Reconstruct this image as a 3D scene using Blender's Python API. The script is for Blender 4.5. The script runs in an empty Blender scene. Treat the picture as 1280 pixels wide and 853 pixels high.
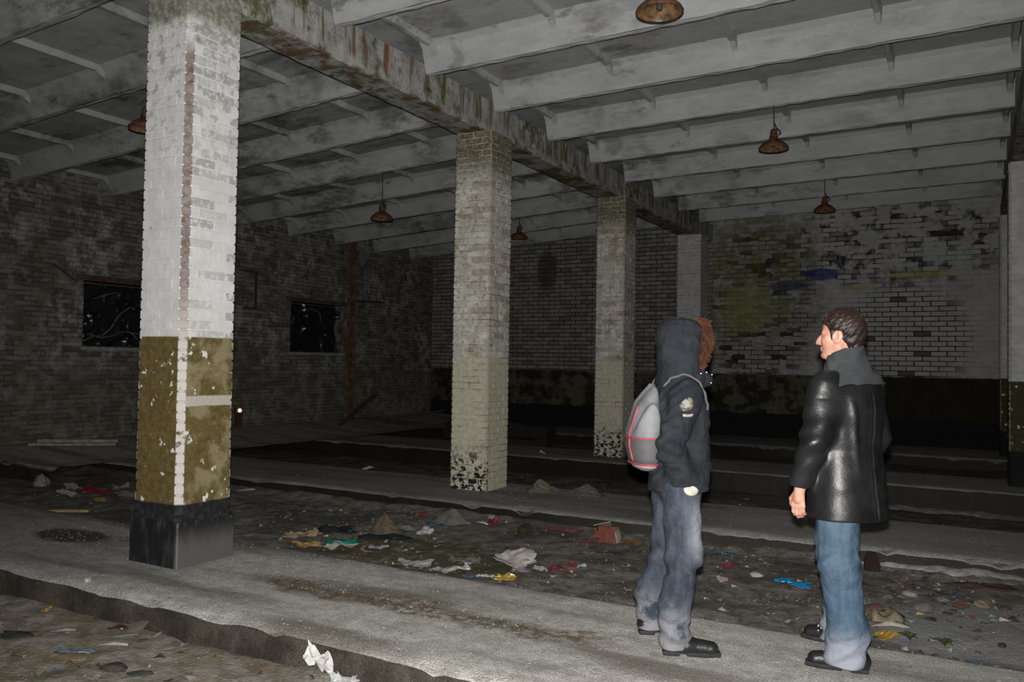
import bpy, bmesh, math, random
import numpy as np
from mathutils import Vector, Matrix

rng = random.Random(7)
nrg = np.random.default_rng(11)
SC = bpy.context.scene
COL = SC.collection
RAD = math.pi/180

# ------------------------------------------------------------------ camera, light, exposure
cam_data = bpy.data.cameras.new('camera')
cam = bpy.data.objects.new('camera', cam_data)
COL.objects.link(cam)
cam_data.sensor_fit = 'HORIZONTAL'
cam_data.sensor_width = 36.0
cam_data.lens = 1038.94/1280*36.0
cam_data.clip_start = 0.05
CAM_ROT = Matrix.Rotation(29.07*RAD, 4, 'Z') @ Matrix.Rotation((90+1.499)*RAD, 4, 'X') @ Matrix.Rotation(0.901*RAD, 4, 'Z')
cam.matrix_world = Matrix.Translation((0, 0, 1.55)) @ CAM_ROT
SC.camera = cam

world = bpy.data.worlds.new('night')
SC.world = world
world.use_nodes = True
world.node_tree.nodes['Background'].inputs[0].default_value = (0.5, 0.6, 0.75, 1)
world.node_tree.nodes['Background'].inputs[1].default_value = 0.0012

# the photographer's flash: a small lamp just above the lens
fl = bpy.data.lights.new('camera_flash', 'SPOT')
fl.energy = 2300
fl.color = (1.0, 0.985, 0.97)
fl.spot_size = 118*RAD
fl.spot_blend = 1.0
fl.shadow_soft_size = 0.025
flash = bpy.data.objects.new('camera_flash', fl)
COL.objects.link(flash)
flash.matrix_world = Matrix.Translation((0.0, 0.0, 1.55)) @ CAM_ROT @ Matrix.Translation((0.0, 0.115, 0.0))

SC.view_settings.view_transform = 'Standard'
SC.view_settings.look = 'None'
SC.view_settings.gamma = 1.0
SC.view_settings.use_curve_mapping = False
SC.view_settings.exposure = 0.0

# ------------------------------------------------------------------ helpers
def tag(o, label=None, cat=None, group=None, kind=None):
    if label: o['label'] = label
    if cat: o['category'] = cat
    if group: o['group'] = group
    if kind: o['kind'] = kind
    return o

def mesh_data(name, verts, faces, mat=None, smooth=False, tone=None):
    me = bpy.data.meshes.new(name)
    me.from_pydata([tuple(map(float, v)) for v in verts], [], [tuple(map(int, f)) for f in faces])
    if mat: me.materials.append(mat)
    if smooth: me.polygons.foreach_set('use_smooth', [True]*len(me.polygons))
    if tone is not None:
        at = me.attributes.new('tone', 'FLOAT', 'POINT')
        at.data.foreach_set('value', np.asarray(tone, np.float32))
    me.update()
    return me

def link(name, me, parent=None, loc=None, rz=None):
    o = bpy.data.objects.new(name, me)
    COL.objects.link(o)
    if parent: o.parent = parent
    if loc is not None: o.location = loc
    if rz is not None: o.rotation_euler = (0, 0, rz)
    return o

def mobj(name, verts, faces, mat, parent=None, smooth=False, tone=None, loc=None, rz=None):
    return link(name, mesh_data(name, verts, faces, mat, smooth, tone), parent, loc, rz)

def empty(name, loc=(0, 0, 0), rz=0):
    o = bpy.data.objects.new(name, None)
    o.empty_display_size = 0.1
    COL.objects.link(o)
    o.location = loc
    o.rotation_euler = (0, 0, rz)
    return o

class MB:
    """collects shapes for one mesh"""
    def __init__(s): s.v = []; s.f = []; s.t = []
    def add(s, v, f, t=0.5):
        n = len(s.v); s.v.extend(v); s.f.extend([tuple(i+n for i in q) for q in f]); s.t.extend([t]*len(v))
    def box(s, x0, x1, y0, y1, z0, z1, t=0.5):
        v = [(x, y, z) for z in (z0, z1) for (x, y) in ((x0, y0), (x1, y0), (x1, y1), (x0, y1))]
        s.add(v, [(3, 2, 1, 0), (4, 5, 6, 7), (0, 1, 5, 4), (1, 2, 6, 5), (2, 3, 7, 6), (3, 0, 4, 7)], t)
    def tube(s, pts, r, n=8, cap=True):
        pts = [Vector(p) for p in pts]
        rs = r if isinstance(r, (list, tuple)) else [r]*len(pts)
        base = len(s.v); V = []; F = []
        up = None
        for i, p in enumerate(pts):
            d = (pts[min(i+1, len(pts)-1)]-pts[max(i-1, 0)]).normalized()
            a = d.orthogonal().normalized() if up is None else (up-d*up.dot(d)).normalized()
            up = a; b = d.cross(a)
            for k in range(n):
                q = 2*math.pi*k/n
                V.append(tuple(p+(a*math.cos(q)+b*math.sin(q))*rs[i]))
        for i in range(len(pts)-1):
            for k in range(n):
                F.append((i*n+k, i*n+(k+1) % n, (i+1)*n+(k+1) % n, (i+1)*n+k))
        if cap:
            F.append(tuple(range(n-1, -1, -1))); m = (len(pts)-1)*n
            F.append(tuple(m+k for k in range(n)))
        s.add(V, F)
    def lathe(s, prof, n=24, c=(0, 0, 0)):
        V = []; F = []
        for (r, z) in prof:
            for k in range(n):
                q = 2*math.pi*k/n
                V.append((c[0]+r*math.cos(q), c[1]+r*math.sin(q), c[2]+z))
        for i in range(len(prof)-1):
            for k in range(n):
                F.append((i*n+k, i*n+(k+1) % n, (i+1)*n+(k+1) % n, (i+1)*n+k))
        s.add(V, F)
    def obj(s, name, mat, parent=None, smooth=False, tone=False, loc=None, rz=None):
        return mobj(name, s.v, s.f, mat, parent, smooth, s.t if tone else None, loc, rz)

def vnoise(x, y, seed=0):
    x = np.asarray(x, float); y = np.asarray(y, float)
    xi = np.floor(x).astype(np.int64); yi = np.floor(y).astype(np.int64)
    fx = x-xi; fy = y-yi
    fx = fx*fx*(3-2*fx); fy = fy*fy*(3-2*fy)
    def h(a, b):
        n = (a*374761393+b*668265263+seed*2147483647) & 0xffffffff
        n = ((n ^ (n >> 13))*1274126177) & 0xffffffff
        return ((n ^ (n >> 16)) & 0xffff)/65535.0
    return (h(xi, yi)*(1-fx)+h(xi+1, yi)*fx)*(1-fy)+(h(xi, yi+1)*(1-fx)+h(xi+1, yi+1)*fx)*fy

def fbm(x, y, seed=0, o=4):
    t = 0; a = 0.5
    for i in range(o):
        t = t+a*(vnoise(x*2**i, y*2**i, seed+i)-0.5); a *= 0.5
    return t

# ------------------------------------------------------------------ materials (small node language)
class Mat:
    def __init__(s, name, rough=0.8, spec=0.3):
        s.m = bpy.data.materials.new(name); s.m.use_nodes = True
        s.nt = s.m.node_tree; s.b = s.nt.nodes['Principled BSDF']
        s.b.inputs['Roughness'].default_value = rough
        s.b.inputs['Specular IOR Level'].default_value = spec
        s._pos = None
    def put(s, sock, v):
        if v is None: return
        if hasattr(v, 'is_output'): s.nt.links.new(v, sock)
        elif isinstance(v, (tuple, list)) and len(v) == 3 and sock.type == 'RGBA': sock.default_value = (*v, 1)
        else: sock.default_value = v
    def node(s, t, **kw):
        n = s.nt.nodes.new(t)
        for k, v in kw.items(): setattr(n, k, v)
        return n
    def pos(s):
        if s._pos is None: s._pos = s.node('ShaderNodeNewGeometry').outputs['Position']
        return s._pos
    def objco(s): return s.node('ShaderNodeTexCoord').outputs['Object']
    def xyz(s, v=None):
        n = s.node('ShaderNodeSeparateXYZ'); s.put(n.inputs[0], v if v is not None else s.pos()); return n.outputs[:]
    def math(s, op, a, b=0.0, c=0.0):
        n = s.node('ShaderNodeMath', operation=op)
        s.put(n.inputs[0], a); s.put(n.inputs[1], b); s.put(n.inputs[2], c); return n.outputs[0]
    def stretch(s, sx, sy, sz, v=None):
        n = s.node('ShaderNodeVectorMath', operation='MULTIPLY'); s.put(n.inputs[0], v if v is not None else s.pos())
        n.inputs[1].default_value = (sx, sy, sz); return n.outputs[0]
    def noise(s, scale, detail=4, rough=0.55, v=None, dist=0.0):
        n = s.node('ShaderNodeTexNoise'); s.put(n.inputs['Vector'], v if v is not None else s.pos())
        n.inputs['Scale'].default_value = scale; n.inputs['Detail'].default_value = detail
        n.inputs['Roughness'].default_value = rough; n.inputs['Distortion'].default_value = dist
        return n.outputs['Fac']
    def voro(s, scale, v=None, out='Distance', feature='F1'):
        n = s.node('ShaderNodeTexVoronoi', feature=feature); s.put(n.inputs['Vector'], v if v is not None else s.pos())
        n.inputs['Scale'].default_value = scale; return n.outputs[out]
    def ss(s, x, a, b):
        n = s.node('ShaderNodeMapRange', interpolation_type='SMOOTHSTEP')
        s.put(n.inputs[0], x); n.inputs[1].default_value = a; n.inputs[2].default_value = b; return n.outputs[0]
    def mix(s, f, a, b):
        n = s.node('ShaderNodeMix', data_type='RGBA')
        s.put(n.inputs[0], f); s.put(n.inputs[6], a); s.put(n.inputs[7], b); return n.outputs[2]
    def mul(s, a, b):
        n = s.node('ShaderNodeMix', data_type='RGBA', blend_type='MULTIPLY'); n.inputs[0].default_value = 1
        s.put(n.inputs[6], a); s.put(n.inputs[7], b); return n.outputs[2]
    def attr(s, name): return s.node('ShaderNodeAttribute', attribute_name=name).outputs['Fac']
    def rnd(s): return s.node('ShaderNodeObjectInfo').outputs['Random']
    def bump(s, h, strength=0.3, dist=0.02):
        n = s.node('ShaderNodeBump'); n.inputs['Strength'].default_value = strength
        n.inputs['Distance'].default_value = dist; s.put(n.inputs['Height'], h); s.nt.links.new(n.outputs[0], s.b.inputs['Normal'])
    def color(s, c): s.put(s.b.inputs['Base Color'], c); return s
    def blob(s, c, rx, ry, rz, wob=0.0):
        """1 inside an ellipsoid patch at a world place, 0 outside, ragged edge"""
        n = s.node('ShaderNodeVectorMath', operation='SUBTRACT'); s.put(n.inputs[0], s.pos()); n.inputs[1].default_value = c
        m = s.stretch(1/rx, 1/ry, 1/rz, n.outputs[0])
        l = s.node('ShaderNodeVectorMath', operation='LENGTH'); s.put(l.inputs[0], m); d = l.outputs['Value']
        if wob: d = s.math('ADD', d, s.math('MULTIPLY', s.math('SUBTRACT', s.noise(3.0/max(rx, rz)), 0.5), wob))
        return s.ss(d, 1.15, 0.75)

def flat_mat(name, c, rough=0.7, spec=0.3, var=0.25, scale=25, bump=0.3, metallic=0):
    M = Mat(name, rough, spec)
    n = M.noise(scale, 5, 0.6, M.objco())
    M.color(M.mix(M.ss(n, 0.3, 0.75), tuple(x*(1-var) for x in c), tuple(min(1, x*(1+var)) for x in c)))
    if bump: M.bump(M.noise(scale*2, 4, 0.6, M.objco()), bump, 0.01)
    M.b.inputs['Metallic'].default_value = metallic
    return M.m

# ---- columns
def column_mat(name, cx, cy, style):
    M = Mat(name, 0.85, 0.2)
    x, y, z = M.xyz()
    u = M.math('ABSOLUTE', M.math('SUBTRACT', x, cx)); v = M.math('ABSOLUTE', M.math('SUBTRACT', y, cy))
    corner = M.math('MINIMUM', u, v)
    wob = M.math('MULTIPLY', M.math('SUBTRACT', M.noise(9), 0.5), 0.03)
    tone = M.attr('tone')
    n1 = M.noise(6, 6, 0.65); n2 = M.noise(22, 5, 0.6); n3 = M.noise(60, 3, 0.6)
    if style == 'painted':
        white = M.mix(M.ss(n1, 0.35, 0.65), (0.64, 0.635, 0.615), (0.55, 0.545, 0.525))
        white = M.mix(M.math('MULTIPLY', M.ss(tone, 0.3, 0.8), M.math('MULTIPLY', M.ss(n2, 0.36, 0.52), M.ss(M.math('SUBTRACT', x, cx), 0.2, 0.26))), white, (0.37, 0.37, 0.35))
        # flaked coat near the top
        flake = M.math('MULTIPLY', M.ss(M.noise(11, 6, 0.7), 0.53, 0.60), M.ss(z, 2.7, 3.6))
        white = M.mix(M.math('MULTIPLY', flake, 0.75), white, (0.30, 0.30, 0.27))
        white = M.mix(M.math('MULTIPLY', M.ss(M.voro(7), 0.13, 0.06), M.ss(n1, 0.5, 0.6)), white, (0.25, 0.21, 0.18))
        white = M.mix(M.ss(M.math('ADD', z, M.math('MULTIPLY', wob, 6)), 4.02, 4.16), white, M.mix(M.ss(n2, .4, .6), (0.27, 0.28, 0.22), (0.16, 0.16, 0.13)))
        olive = M.mix(M.ss(n2, 0.3, 0.7), (0.085, 0.062, 0.018), (0.14, 0.104, 0.038))
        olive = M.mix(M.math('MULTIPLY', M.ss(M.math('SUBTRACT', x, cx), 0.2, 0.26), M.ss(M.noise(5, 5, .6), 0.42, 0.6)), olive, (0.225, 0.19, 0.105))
        chips = M.math('MULTIPLY', M.ss(M.noise(8.5, 4, 0.6), 0.64, 0.65), M.ss(n1, 0.36, 0.43))
        specks = M.ss(M.noise(42, 2, 0.5), 0.715, 0.73)
        chips = M.math('MAXIMUM', chips, M.math('MULTIPLY', specks, 0.7))
        # band of bare plaster on the right face
        zb = M.math('ABSOLUTE', M.math('SUBTRACT', M.math('ADD', z, M.math('MULTIPLY', wob, 0.8)), 1.225))
        band = M.math('MULTIPLY', M.ss(zb, 0.045, 0.03), M.ss(M.math('SUBTRACT', x, cx), 0.2, 0.24))
        olive = M.mix(band, olive, (0.42, 0.40, 0.33))
        olive = M.mix(chips, olive, (0.62, 0.61, 0.57))
        c = M.mix(M.ss(M.math('ADD', z, M.math('MULTIPLY', wob, 0.3)), 1.700, 1.712), olive, white)
        # worn arris
        arr = M.ss(M.math('ADD', corner, M.math('MULTIPLY', wob, 0.6)), 0.212, 0.219)
        arrc = M.mix(M.ss(z, 1.5, 2.2), (0.50, 0.475, 0.44), M.mix(M.ss(n2, 0.35, 0.65), (0.27, 0.225, 0.205), (0.17, 0.14, 0.125)))
        arrc = M.mix(M.ss(M.noise(14), 0.58, 0.66), arrc, (0.16, 0.09, 0.07))
        c = M.mix(M.math('MULTIPLY', arr, M.ss(z, 4.0, 3.8)), c, arrc)
        blk = M.mix(M.ss(n2, 0.4, 0.75), (0.012, 0.012, 0.013), (0.035, 0.035, 0.036))
        c = M.mix(M.ss(M.math('ADD', z, M.math('MULTIPLY', wob, 0.4)), 0.47, 0.455), c, blk)
    elif style == 'dirty':
        white = M.mix(M.ss(n1, 0.35, 0.65), (0.62, 0.605, 0.55), (0.42, 0.405, 0.345))
        white = M.mix(M.math('MULTIPLY', M.ss(n2, 0.5, 0.65), 0.75), white, (0.22, 0.20, 0.15))
        white = M.mix(M.ss(M.noise(3.5), 0.58, 0.68), white, (0.30, 0.275, 0.17))
        white = M.mix(M.math('MULTIPLY', M.ss(tone, 0.8, 0.95), 0.5), white, (0.22, 0.15, 0.11))
        white = M.mix(M.ss(M.math('ADD', z, M.math('MULTIPLY', wob, 8)), 3.6, 4.1), white, M.mix(M.ss(n2, .4, .6), (0.20, 0.19, 0.12), (0.10, 0.095, 0.06)))
        low = M.mix(M.ss(n2, 0.35, 0.7), (0.50, 0.48, 0.365), (0.37, 0.355, 0.255))
        c = M.mix(M.ss(M.math('ADD', z, M.math('MULTIPLY', wob, 3)), 1.55, 1.66), low, white)
        tar = M.math('MULTIPLY', M.ss(M.math('ADD', z, M.math('MULTIPLY', M.noise(6), 0.5)), 0.80, 0.55), M.ss(M.noise(16, 3, .6), 0.48, 0.53))
        tar = M.math('MULTIPLY', tar, M.ss(y, cy-0.2, cy-0.24))
        c = M.mix(tar, c, (0.012, 0.012, 0.012))
        c = M.mix(M.math('MULTIPLY', M.ss(M.math('ADD', corner, wob), 0.235, 0.243), 0.5), c, (0.30, 0.19, 0.15))
    else:   # 'far'
        white = M.mix(M.ss(n1, 0.3, 0.7), (0.50, 0.505, 0.50), (0.36, 0.36, 0.345))
        ol = M.mix(M.ss(n2, 0.3, 0.7), (0.04, 0.033, 0.012), (0.055, 0.046, 0.018))
        ol = M.mix(M.ss(M.noise(13, 3, .55), 0.64, 0.65), ol, (0.5, 0.48, 0.42))
        c = M.mix(M.ss(M.math('ADD', z, M.math('MULTIPLY', wob, 0.3)), 1.40, 1.412), ol, white)
        arr = M.ss(M.math('ADD', corner, wob), 0.235, 0.243)
        c = M.mix(M.math('MULTIPLY', arr, 0.6), c, (0.42, 0.40, 0.36))
        c = M.mix(M.ss(z, 0.5, 0.45), c, (0.012, 0.012, 0.012))
    c = M.mul(c, M.mix(n3, (0.86, 0.86, 0.86), (1, 1, 1)))
    M.color(c)
    M.bump(M.math('ADD', M.math('MULTIPLY', n3, 0.4), n2), 0.35, 0.012)
    return M.m

def mortar_mat(name, cdark, clight, thr=(0.4, 0.6)):
    M = Mat(name, 0.95, 0.1)
    M.color(M.mix(M.ss(M.noise(5, 5, 0.6), *thr), cdark, clight))
    M.bump(M.noise(60), 0.4, 0.01)
    return M.m

# ---- walls
def wall_left_mat():
    M = Mat('soiled_whitewashed_brick', 0.92, 0.15)
    x, y, z = M.xyz(); tone = M.attr('tone')
    n1 = M.noise(1.3, 5, 0.6); n2 = M.noise(5, 6, 0.65); n3 = M.noise(25, 4, 0.6)
    c = M.mix(M.ss(tone, 0.15, 0.9), (0.085, 0.082, 0.066), (0.165, 0.162, 0.138))
    c = M.mix(M.math('MULTIPLY', M.ss(n2, 0.44, 0.64), M.ss(n1, 0.38, 0.6)), c, (0.30, 0.297, 0.28))
    c = M.mix(M.math('MULTIPLY', M.ss(M.noise(1.9, 5, .6), 0.54, 0.66), 0.6), c, (0.075, 0.082, 0.032))
    c = M.mix(M.math('MULTIPLY', M.math('MAXIMUM', M.ss(n3, 0.55, 0.68), M.ss(M.noise(2.6, 7, .7), 0.54, 0.66)), 0.72), c, (0.036, 0.035, 0.028))
    c = M.mix(M.math('MULTIPLY', M.ss(tone, 0.97, 0.98), 0.5), c, (0.13, 0.075, 0.055))
    c = M.mix(M.math('MULTIPLY', M.ss(z, 1.35, 1.2), 0.45), c, (0.09, 0.085, 0.05))
    M.color(c); M.bump(M.math('ADD', n3, n2), 0.5, 0.015)
    return M.m

def wall_back_mat(joint):
    M = Mat('back_wall_joint' if joint else 'back_wall_brick', 0.92, 0.15)
    x, y, z = M.xyz()
    n1 = M.noise(1.4, 5, 0.6); n2 = M.noise(5, 6, 0.65); n3 = M.noise(24, 4, 0.6)
    tone = None if joint else M.attr('tone')
    white = M.mix(M.ss(n2, 0.35, 0.7), (0.38, 0.38, 0.37), (0.30, 0.298, 0.285))
    worn = M.mix(M.ss(n2, .4, .6), (0.21, 0.205, 0.185), (0.12, 0.115, 0.098))
    left = M.mix(M.ss(n2, .35, .65), (0.27, 0.26, 0.24), (0.18, 0.172, 0.15))
    isleft = M.ss(x, -5.1, -5.3)
    green = M.math('MULTIPLY', M.blob((-4.4, 18.6, 3.9), 1.5, 2, 1.9, 0.5), M.ss(n2, 0.36, 0.6))
    patch = M.blob((-1.25, 18.6, 2.2), 1.28, 2, 1.15, 0.12)
    ragged = M.math('MULTIPLY', M.blob((-1.6, 18.6, 4.1), 2.6, 2, 0.95, 0.6), M.ss(M.noise(3.2, 5, .65), 0.44, 0.56))
    left_r = M.blob((-4.2, 18.6, 3.0), 1.5, 2, 1.9, 0.5)
    open_j = M.math('MAXIMUM', M.math('MAXIMUM', patch, ragged), M.math('MAXIMUM', M.math('MULTIPLY', left_r, M.ss(M.noise(4), 0.4, 0.5)), isleft))
    if joint:
        c = M.mix(open_j, white, (0.018, 0.017, 0.015))
    else:
        c = M.mix(M.math('MULTIPLY', left_r, 0.65), white, worn)
        c = M.mix(M.math('MULTIPLY', ragged, M.ss(tone, 0.25, 0.55)), c, worn)
        c = M.mix(M.math('MULTIPLY', M.math('MAXIMUM', ragged, M.math('MULTIPLY', left_r, 0.8)), M.ss(tone, 0.93, 0.94)), c, (0.11, 0.038, 0.022))
        c = M.mix(M.math('MULTIPLY', M.math('MAXIMUM', ragged, left_r), M.ss(M.math('ABSOLUTE', M.math('SUBTRACT', tone, 0.74)), 0.08, 0.06)), c, (0.04, 0.036, 0.03))
        c = M.mix(M.math('MULTIPLY', patch, M.ss(tone, 0.94, 0.95)), c, (0.10, 0.09, 0.07))
        c = M.mix(isleft, c, M.mix(M.math('MULTIPLY', M.ss(tone, 0.6, 1), 0.6), left, (0.10, 0.085, 0.07)))
    c = M.mix(M.math('MULTIPLY', green, 0.55), c, (0.13, 0.14, 0.035))
    c = M.mix(M.math('MULTIPLY', M.blob((-4.45, 18.6, 2.85), 0.55, 2, 0.55, 0.4), 0.6), c, (0.22, 0.23, 0.08))
    # sprayed marks
    c = M.mix(M.math('MULTIPLY', M.blob((-2.85, 18.6, 3.54), 0.36, 2, 0.13, 0.7), 0.8), c, (0.015, 0.03, 0.16))
    c = M.mix(M.math('MULTIPLY', M.blob((-3.55, 18.6, 3.32), 0.42, 2, 0.12, 0.7), 0.7), c, (0.012, 0.018, 0.09))
    c = M.mix(M.math('MULTIPLY', M.blob((-0.9, 18.6, 3.47), 0.6, 2, 0.1, 0.8), 0.5), c, (0.33, 0.27, 0.05))
    c = M.mix(M.math('MULTIPLY', M.blob((-2.05, 18.6, 3.24), 0.25, 2, 0.08, 0.8), 0.5), c, (0.36, 0.28, 0.05))
    c = M.mix(M.math('MULTIPLY', M.blob((-0.5, 18.6, 3.85), 0.6, 2, 0.2, 0.8), 0.35), c, (0.30, 0.38, 0.36))
    c = M.mix(M.math('MULTIPLY', M.blob((-9.4, 18.6, 3.9), 0.3, 2, 0.5, 0.5), 0.75), c, (0.05, 0.042, 0.035))
    # dark olive dado and tar skirting
    dado = M.mix(M.ss(n2, 0.35, 0.65), (0.028, 0.023, 0.011), (0.019, 0.016, 0.009))
    dado = M.mix(M.math('MULTIPLY', M.ss(x, -2.2, -3.2), M.ss(M.noise(3.5, 5, .65), 0.42, 0.58)), dado, (0.085, 0.078, 0.05))
    e = M.math('ADD', z, M.math('MULTIPLY', M.math('SUBTRACT', n3, 0.5), 0.04))
    c = M.mix(M.ss(e, 1.40, 1.37), c, dado)
    e2 = M.math('ADD', z, M.math('MULTIPLY', M.math('SUBTRACT', n2, 0.5), 0.22))
    c = M.mix(M.ss(e2, 0.56, 0.50), c, (0.012, 0.012, 0.012))
    c = M.mul(c, M.mix(n3, (0.8, 0.8, 0.8), (1, 1, 1)))
    M.color(c); M.bump(M.math('ADD', n3, n2), 0.4, 0.012)
    return M.m

# ---- concrete overhead
def slab_mat(name, base, dark, soot, green):
    M = Mat(name, 0.9, 0.15)
    x, y, z = M.xyz(); r = M.rnd()
    vec = M.node('ShaderNodeVectorMath', operation='ADD')
    M.put(vec.inputs[0], M.pos()); cb = M.node('ShaderNodeCombineXYZ'); M.put(cb.inputs[2], M.math('MULTIPLY', r, 30.0)); M.put(vec.inputs[1], cb.outputs[0])
    p = vec.outputs[0]
    n1 = M.noise(0.7, 5, 0.6, p); n2 = M.noise(3.0, 9, 0.74, M.stretch(0.55, 1, 1.6, p)); n3 = M.noise(30, 4, 0.6)
    c = M.mix(M.ss(n2, 0.3, 0.7), base, tuple(q*0.78 for q in base))
    c = M.mix(M.math('MULTIPLY', M.ss(n1, soot-0.04, soot+0.16), M.math('MULTIPLY', M.ss(n2, 0.36, 0.62), M.math('ADD', 0.45, M.math('MULTIPLY', M.ss(x, -1.2, -4.4), 0.4)))), c, dark)
    c = M.mix(M.math('MULTIPLY', M.ss(M.noise(2.2, 9, .75, M.stretch(0.5, 1, 1.3, p)), 0.55, 0.65), M.math('ADD', 0.22, M.math('MULTIPLY', M.ss(x, -1.2, -4.4), 0.38))), c, tuple(q*0.8 for q in dark))
    near = M.math('MULTIPLY', M.ss(M.math('ABSOLUTE', M.math('ADD', x, 5.4)), 2.2, 0.4), M.ss(M.noise(1.6, 5, .6, p), green, green+0.08))
    c = M.mix(M.math('MULTIPLY', near, 0.45), c, (0.085, 0.10, 0.03))
    c = M.mul(c, M.mix(n3, (0.85, 0.85, 0.85), (1, 1, 1)))
    M.color(c); M.bump(M.math('ADD', n3, M.math('MULTIPLY', n2, 1.5)), 0.35, 0.012)
    return M.m

def girder_mat():
    M = Mat('streaked_concrete', 0.9, 0.15)
    x, y, z = M.xyz()
    n1 = M.noise(1.1, 5, 0.6); n2 = M.noise(7, 6, 0.7); st = M.noise(1.0, 4, 0.6, M.stretch(9, 9, 0.8)); n3 = M.noise(35, 4, 0.6)
    c = M.mix(M.ss(n2, 0.35, 0.7), (0.34, 0.335, 0.31), (0.19, 0.185, 0.165))
    c = M.mix(M.math('MULTIPLY', M.ss(st, 0.50, 0.62), M.ss(z, 4.42, 4.52)), c, (0.13, 0.10, 0.055))
    c = M.mix(M.math('MULTIPLY', M.ss(M.noise(1.0, 4, .6, M.stretch(7, 7, 0.6)), 0.60, 0.68), M.ss(z, 4.40, 4.5)), c, (0.18, 0.085, 0.04))
    c = M.mix(M.math('MULTIPLY', M.ss(n1, 0.48, 0.6), M.ss(n2, 0.42, 0.6)), c, (0.075, 0.085, 0.025))
    c = M.mix(M.math('MULTIPLY', M.ss(n2, 0.58, 0.68), 0.8), c, (0.05, 0.045, 0.035))
    c = M.mix(M.math('MULTIPLY', M.ss(z, 4.40, 4.38), M.ss(M.noise(4, 5, .6), 0.45, 0.6)), c, (0.12, 0.075, 0.04))
    M.color(c); M.bump(M.math('ADD', n3, M.math('MULTIPLY', n2, 2)), 0.45, 0.015)
    return M.m

# ---- ground
def platform_mat():
    M = Mat('dusty_concrete', 0.95, 0.1)
    x, y, z = M.xyz()
    n1 = M.noise(1.2, 5, 0.6); n2 = M.noise(9, 6, 0.7); n3 = M.noise(60, 4, 0.7); n4 = M.noise(0.9, 4, 0.6, M.stretch(0.5, 2.5, 1))
    dust = M.mix(M.ss(n2, 0.35, 0.65), (0.52, 0.51, 0.485), (0.36, 0.35, 0.325))
    c = M.mix(M.ss(n4, 0.44, 0.66), dust, (0.20, 0.19, 0.165))
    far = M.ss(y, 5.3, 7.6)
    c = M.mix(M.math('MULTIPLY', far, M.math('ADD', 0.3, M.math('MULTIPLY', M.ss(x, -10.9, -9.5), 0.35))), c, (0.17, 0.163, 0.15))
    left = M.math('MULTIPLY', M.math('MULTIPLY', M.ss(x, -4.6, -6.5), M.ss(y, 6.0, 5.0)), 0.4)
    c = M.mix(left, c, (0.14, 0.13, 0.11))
    # leaf litter line along the middle of the near strip
    ym = M.math('ADD', y, M.math('MULTIPLY', M.math('SUBTRACT', n1, 0.5), 0.7))
    lit = M.math('MULTIPLY', M.ss(M.math('ABSOLUTE', M.math('SUBTRACT', ym, 4.32)), 0.16, 0.05), M.ss(M.noise(14, 5, .7), 0.42, 0.55))
    lit = M.math('MULTIPLY', lit, M.math('MULTIPLY', M.ss(x, -4.6, -4.2), M.ss(x, -1.6, -2.0)))
    c = M.mix(M.math('MULTIPLY', lit, 0.85), c, (0.12, 0.085, 0.045))
    c = M.mix(M.math('MULTIPLY', M.blob((-6.8, 4.47, 0), 0.45, 0.22, 1, 0.6), 0.85), c, (0.035, 0.032, 0.028))
    pale = M.math('MULTIPLY', M.ss(M.math('SUBTRACT', y, M.math('MULTIPLY', n1, 0.3)), 4.62, 4.8), M.ss(x, -2.6, -2.0))
    c = M.mix(M.math('MULTIPLY', pale, 0.35), c, (0.45, 0.44, 0.41))
    # riser faces are bare stained concrete
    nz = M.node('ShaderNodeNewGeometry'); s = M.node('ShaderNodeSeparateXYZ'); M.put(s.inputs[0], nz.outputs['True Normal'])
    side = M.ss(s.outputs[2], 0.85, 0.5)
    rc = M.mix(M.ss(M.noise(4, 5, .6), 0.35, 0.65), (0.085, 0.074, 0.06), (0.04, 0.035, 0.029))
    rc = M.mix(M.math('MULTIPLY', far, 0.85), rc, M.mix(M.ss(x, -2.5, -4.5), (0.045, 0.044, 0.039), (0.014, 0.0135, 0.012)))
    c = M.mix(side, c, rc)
    g1 = M.noise(95, 3, 0.7); c = M.mul(c, M.mix(M.ss(g1, 0.32, 0.66), (0.62, 0.61, 0.59), (1.18, 1.17, 1.15)))
    c = M.mix(M.math('MULTIPLY', M.ss(M.voro(55), 0.16, 0.08), M.math('SUBTRACT', 1.0, side)), c, (0.42, 0.41, 0.385))
    M.color(c); M.bump(M.math('ADD', M.math('MULTIPLY', g1, 1.3), M.math('MULTIPLY', n2, 1.5)), 0.7, 0.02)
    return M.m

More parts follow.
